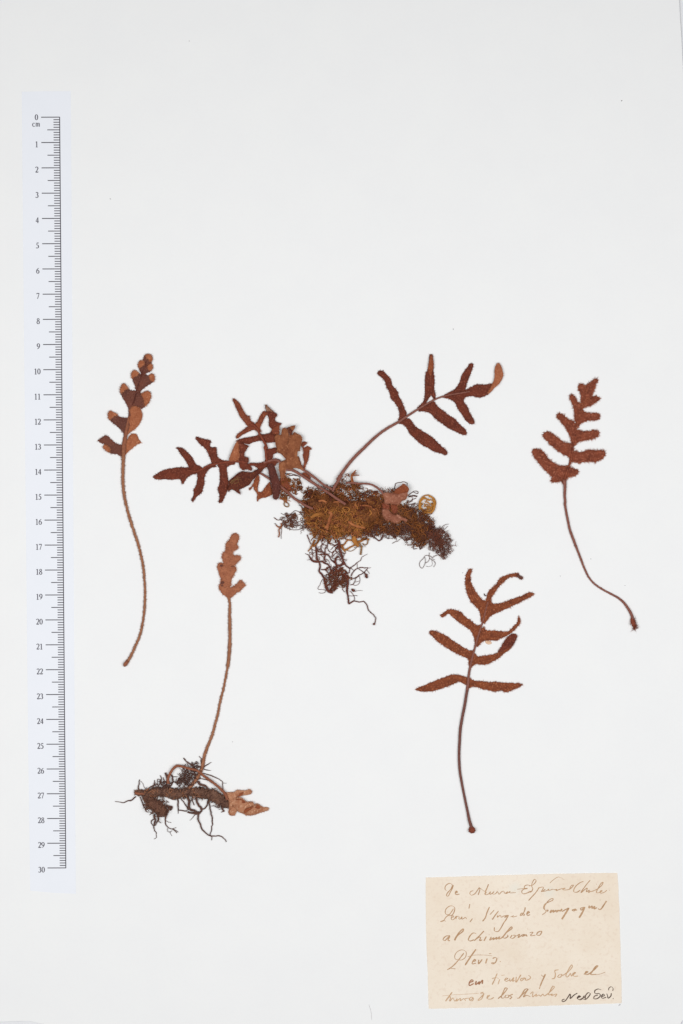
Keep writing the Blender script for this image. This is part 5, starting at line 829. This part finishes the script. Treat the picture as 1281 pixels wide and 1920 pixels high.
B_OBJ = {}
for i, (th, nm, mt, z, dome, fuzz, P, par, amp) in enumerate(BLADES):
    small = nm in ('folded_tip', 'crease', 'dark_fold')
    V_, F_, c, nrm, top, tri = blade(P, z+rng.uniform(0, .06), dome, i+1, amp, step=.28, grid=.5 if not small else .4, rag=.07+.05*min(fuzz, 2))
    parent = E_[th] if par == -1 else (T_OBJ[par[1]] if isinstance(par, tuple) else B_OBJ[par])
    B_OBJ[i] = link(nm, mesh(nm, V_, F_, mt, ORG[th]), parent)
    if fuzz > 0:
        kind = 'pale' if mt in ('leaf_tan', 'leaf_orange', 'leaf_pink', 'leaf_brown', 'leaf_dusty') else 'rust' if mt in ('leaf_red_brown', 'leaf_rust', 'leaf_orange_deep', 'leaf_dark_orange') else 'dark'
        other = np.concatenate([np.asarray(b[6])/100.0 for b in BLADES[i:i+1]])
        for p, n2 in zip(c, nrm):
            for _ in range(rng.poisson(.7+.75*fuzz)):
                q = p+n2*(-.08)+rng.uniform(-.14, .14, 2)
                tt = np.array((-n2[1], n2[0]))
                add_hair(th, np.array((*q, z+.1+rng.uniform(0, .25))), np.array((*(n2+tt*rng.normal(0, .7)), rng.uniform(-.1, .6))), rng.uniform(.3, .72)*(.5+.40*fuzz)*(1.5 if rng.random() < .15 else 1), rng.uniform(.06, .1), kind+'_edge')
        # tufts of scales over the face
        ar = [abs(np.cross(top[f[1]][:2]-top[f[0]][:2], top[f[2]][:2]-top[f[0]][:2]))/2 for f in tri]
        for f, A in zip(tri, ar):
            for _ in range(rng.poisson(A*(1.6+1.8*fuzz))):
                w = rng.dirichlet((1, 1, 1)); p = sum(top[f[k]]*w[k] for k in range(3))
                add_hair(th, p-np.array((0, 0, .03)), np.array((rng.normal(), rng.normal(), rng.uniform(.05, .7))), rng.uniform(.22, .55), rng.uniform(.05, .09), kind)
mat('hair_pale', (186, 124, 90), (146, 84, 56), scale=1800, bump=0)
mat('hair_rust', (164, 95, 64), (114, 57, 40), scale=1800, bump=0)
mat('hair_dark', (140, 76, 56), (94, 44, 36), scale=1800, bump=0)
mat('hair_pale_edge', (196, 134, 100), (166, 100, 68), scale=1800, bump=0)
mat('hair_rust_edge', (178, 108, 76), (136, 70, 50), scale=1800, bump=0)
mat('hair_dark_edge', (152, 90, 70), (110, 54, 44), scale=1800, bump=0)
mat('hair_scale', (150, 112, 92), (84, 54, 44), scale=1400, bump=0)
mat('hair_stipe', (170, 118, 88), (130, 84, 62), scale=1800, bump=0)
for (th, kind), lst in HAIR.items():
    V_, F_ = hairs_mesh(lst)
    o = link('hairs', mesh('hairs', V_, F_, 'hair_'+kind, ORG[th], smooth=False), E_[th]); o['kind'] = 'stuff'

# base of the spiny frond at the right edge: bristles
c0 = np.asarray([t for t in TUBES if t[0] == 'right' and t[1] == 'stipe_base'][0][5])/100.0
lst = []
for _ in range(130):
    p = c0[1:][rng.integers(0, len(c0)-1)]+rng.normal(0, .42, 2); an = rng.uniform(0, 6.28)
    lst.append((np.array((*p, rng.uniform(.4, 1.4))), np.array((math.cos(an), math.sin(an), rng.uniform(-.3, .4))), rng.uniform(.8, 2.0), rng.uniform(.07, .14)))
o = link('bristles', mesh('bristles', *hairs_mesh(lst), 'leaf_red_brown', ORG['right'], smooth=False), E_['right']); o['kind'] = 'stuff'

# ------------------------------------------------------------------ tangles of moss and roots
def sample(poly, n):
    P = np.asarray(poly)/100.0; lo_, hi_ = P.min(0), P.max(0); out = np.zeros((0, 2))
    while len(out) < n:
        q = rng.uniform(lo_, hi_, (n*3, 2)); out = np.vstack([out, q[inside(P, q)]])
    return out[:n]
def strands(region, n, length, rad, curl, zr, sides=4, wobble=.5, stray=.5, taper=.4):
    P0 = sample(REGIONS[region], n); poly = catmull(np.asarray(REGIONS[region])/100.0, 1.0, True); parts = []
    cen = poly.mean(0)
    for p in P0:
        L_ = rng.uniform(*length); r = rng.uniform(*rad); step = max(.28, r*1.1); k = max(4, int(L_/step))
        th = rng.uniform(0, 6.28); kap = rng.choice((-1, 1))*rng.uniform(*curl); dk = rng.normal(0, .25)
        z = rng.uniform(*zr); vz = rng.normal(0, .25); q = p.copy(); pts = []
        for j in range(k):
            pts.append((q[0], q[1], max(z, r)))
            th += kap*step; kap += dk*step*.6+rng.normal(0, wobble)*step**.5
            kap = max(-2.2, min(2.2, kap))
            q = q+step*np.array((math.cos(th), math.sin(th))); z += vz*step; vz += rng.normal(0, .2)
            if z > zr[1] or z < zr[0]: vz = -vz*.5; z = min(max(z, zr[0]), zr[1])
            if j % 3 == 2 and rng.random() > stray and not inside(poly, q[None])[0]:
                th = math.atan2(cen[1]-q[1], cen[0]-q[0])+rng.normal(0, .6)
        c = np.array(pts)
        tn = np.gradient(c, axis=0); tn /= (np.linalg.norm(tn, axis=1)[:, None]+1e-9)
        u = np.stack([-tn[:, 1], tn[:, 0], np.zeros(k)], 1); u /= (np.linalg.norm(u, axis=1)[:, None]+1e-9); w = np.cross(tn, u)
        rr = r*(1-(1-taper)*np.abs(np.linspace(-1, 1, k))**2.5)
        V = np.concatenate([(c+u*(rr*math.cos(6.2832*s/sides))[:, None]+w*(rr*math.sin(6.2832*s/sides))[:, None])[:, None, :] for s in range(sides)], 1).reshape(-1, 3)
        V[:, 2] = np.maximum(V[:, 2], .03)
        F = [(i*sides+s, i*sides+(s+1) % sides, (i+1)*sides+(s+1) % sides, (i+1)*sides+s) for i in range(k-1) for s in range(sides)]
        parts.append((V, F))
    return parts
def stuff(th, name, parts, material):
    V = np.vstack([p[0] for p in parts]); F = []; b = 0
    for v, f in parts: F += [tuple(i+b for i in q) for q in f]; b += len(v)
    o = link(name, mesh(name, V, F, material, ORG[th]), E_[th]); o['kind'] = 'stuff'
for k, (h, mtl) in {'moss_core': (1.3, 'moss_core'), 'moss_core2': (1.1, 'moss_core'), 'moss_core3': (.8, 'root_dark')}.items():
    V_, F_, *_x = blade(REGIONS[k], .1, h, 70+len(k), 1.8, step=.6, grid=.45, thick=.3, rag=1.3, flat_edge=1.6)
    link('moss_mat', mesh('moss_mat', V_, F_, mtl, ORG['moss']), E_['moss'])
mat('root_tangle', (118, 76, 62), (86, 53, 45), scale=300, speck=(138, 92, 74), bump=0)
mat('root_tangle_red', (126, 72, 54), (92, 50, 42), scale=300, speck=(146, 90, 68), bump=0)
for th, nm, rg, n, ln, rd, cu, zr, mt, kw in [
 ('moss', 'moss_strands', 'moss_all', 560, (2, 6), (.08, .17), (.5, 2.2), (.2, 1.9), 'moss_brown', {}),
 ('moss', 'moss_strands', 'moss_all', 520, (2, 6), (.08, .20), (.5, 2.4), (.4, 2.2), 'moss_amber', {}),
 ('moss', 'moss_strands', 'moss_golden', 330, (2, 6), (.09, .24), (.3, 2.2), (1.0, 2.5), 'moss_gold', {}),
 ('moss', 'moss_strands', 'moss_golden', 150, (1.5, 5), (.09, .24), (.3, 2.2), (1.2, 2.6), 'moss_orange', {}),
 ('moss', 'moss_strands', 'moss_golden', 70, (1.5, 5), (.08, .18), (.3, 2.2), (1.2, 2.6), 'moss_tan', {}),
 ('moss', 'moss_strands', 'moss_all', 170, (1.5, 6), (.09, .22), (.8, 2.6), (1.0, 2.4), 'moss_orange', {}),
 ('moss', 'moss_strands', 'moss_golden', 60, (1.5, 5), (.20, .38), (.3, 1.6), (1.6, 2.8), 'moss_gold', {}),
 ('moss', 'moss_strands', 'moss_all', 60, (1.5, 5), (.18, .34), (.3, 1.6), (1.4, 2.7), 'leaf_purple_brown', {}),
 ('moss', 'moss_strands', 'brown_right', 40, (1.5, 5), (.18, .34), (.3, 1.6), (1.4, 2.5), 'moss_amber', {}),
 ('moss', 'moss_strands', 'moss_side', 50, (2, 7), (.12, .24), (.8, 2.2), (.3, 1.5), 'moss_amber', {}),
 ('moss', 'moss_strands', 'moss_side', 30, (2, 6), (.12, .22), (.8, 2.2), (.3, 1.5), 'moss_orange', {}),
 ('moss', 'moss_strands', 'brown_right', 260, (2, 6), (.08, .18), (.6, 2.4), (.3, 2.2), 'moss_brown', {}),
 ('moss', 'moss_strands', 'brown_right', 150, (2, 6), (.08, .20), (.6, 2.4), (.8, 2.4), 'moss_amber', {}),
 ('clump', 'root_tangle', 'brown_right', 150, (3, 8), (.07, .14), (.6, 2.2), (.2, 2.1), 'root_tangle', {}),
 ('clump', 'root_tangle', 'dark_low', 120, (3, 8), (.08, .15), (.7, 2.4), (.2, 1.7), 'root_tangle', dict(stray=.3)),
 ('clump', 'root_tangle', 'dark_gap', 40, (3, 8), (.07, .13), (.7, 2.4), (.2, 1.2), 'root_tangle', {}),
 ('clump', 'root_tangle', 'dark_far', 150, (3, 8), (.06, .11), (.8, 2.4), (.2, 1.7), 'root_tangle', dict(stray=.3)),
 ('clump', 'root_tangle', 'dark_far', 110, (2, 7), (.06, .12), (.8, 2.4), (.5, 1.8), 'root_tangle_red', dict(stray=.3)),
 ('clump', 'root_tangle', 'left_tangle', 34, (3, 8), (.08, .15), (.6, 2.0), (.2, 1.1), 'root_tangle', dict(stray=.3)),
 ('moss', 'moss_strands', 'left_tangle', 30, (2, 6), (.09, .18), (.6, 2.2), (.3, 1.2), 'moss_brown', dict(stray=.2)),
 ('clump', 'root_tangle', 'root_low', 30, (3, 9), (.06, .15), (.2, 1.3), (.2, 1.2), 'root_tangle_red', dict(wobble=.4)),
 ('clump', 'root_tangle', 'root_knot', 70, (2, 6), (.10, .24), (.4, 1.8), (.2, 1.5), 'root_tangle_red', dict(stray=.1)),
 ('moss', 'moss_strands', 'root_knot', 60, (1.5, 5), (.10, .24), (.4, 1.8), (.4, 1.6), 'moss_brown', dict(stray=.1)),
 ('tuft', 'root_tangle', 'root_tuft', 100, (2, 6), (.10, .20), (.2, 1.3), (.2, 1.7), 'root_grey', dict(wobble=.4, stray=.4)),
 ('tuft', 'root_tangle', 'rhizome_left', 50, (1.5, 5), (.09, .18), (.2, 1.3), (.9, 2.0), 'root_grey', dict(wobble=.5, stray=.5)),
 ('tuft', 'root_tangle', 'rhizome_left', 40, (1, 3), (.12, .25), (.2, 1.3), (1.4, 2.1), 'stipe_tan', dict(wobble=.5, stray=.3)),
 ('tuft', 'root_tangle', 'rhizome_right', 40, (1.5, 5), (.09, .2), (.2, 1.3), (.9, 2.3), 'root_grey', dict(wobble=.5, stray=.4)),
 ('tuft', 'root_tangle', 'root_left', 36, (2, 5), (.10, .20), (.2, 1.3), (.2, 1.7), 'root_grey', dict(wobble=.4, stray=.4)),
 ('tuft', 'root_tangle', 'root_under', 80, (1.5, 5), (.10, .22), (.2, 1.3), (.3, 2.3), 'rhizome_dark', dict(wobble=.4, stray=.25))]:
    stuff(th, nm, strands(rg, n, ln, rd, cu, zr, **kw), mt)

# ------------------------------------------------------------------ small loose bits
V_, F_, *_x = blade(FLAT['flake'], .02, .15, 55, .3, step=.2, grid=.3, thick=.06, rag=.08)
fo = np.append(np.mean(np.asarray(FLAT['flake'])/100.0, 0), 0)
o = link('chaff_flake', mesh('chaff_flake', V_, F_, 'flake', fo)); o.location = Vector(fo)*MMU
o['label'] = 'tiny pale cream flake under a right lobe of the frond above the label'; o['category'] = 'flake'
SPECKS = ['tiny dark dirt speck on blank paper above the right frond of the central fern', 'tiny grey dirt speck on blank paper near the top right corner',
 'tiny dirt speck on blank paper beside the 3 of the ruler', 'tiny dirt speck just right of the upper stalk of the rightmost frond', 'tiny grey dirt speck just above the base of the rightmost frond',
 'tiny dirt speck left of the stalk of the rightmost frond', 'tiny dirt speck right of the long stalk of the lower left fern', 'tiny dark dirt speck left of the upper tip of the frond above the label',
 'tiny dirt speck on blank paper near the top edge']
for i, p in enumerate(FLAT['specks']):
    q = np.asarray(p)/100.0; r = .24 if i < 3 else .17; n = 7
    poly = [(q[0]+r*(1+rng.uniform(-.4, .4))*math.cos(6.283*k/n), q[1]+r*.7*(1+rng.uniform(-.4, .4))*math.sin(6.283*k/n)) for k in range(n)]
    o = link('dirt_speck', prism('dirt_speck', poly, .005, .08, 'speck_dark', (q[0], q[1], 0))); o.location = (q[0]*MMU, q[1]*MMU, 0)
    o['label'] = SPECKS[i]; o['category'] = 'speck'; o['group'] = 'dirt specks on the blank sheet'
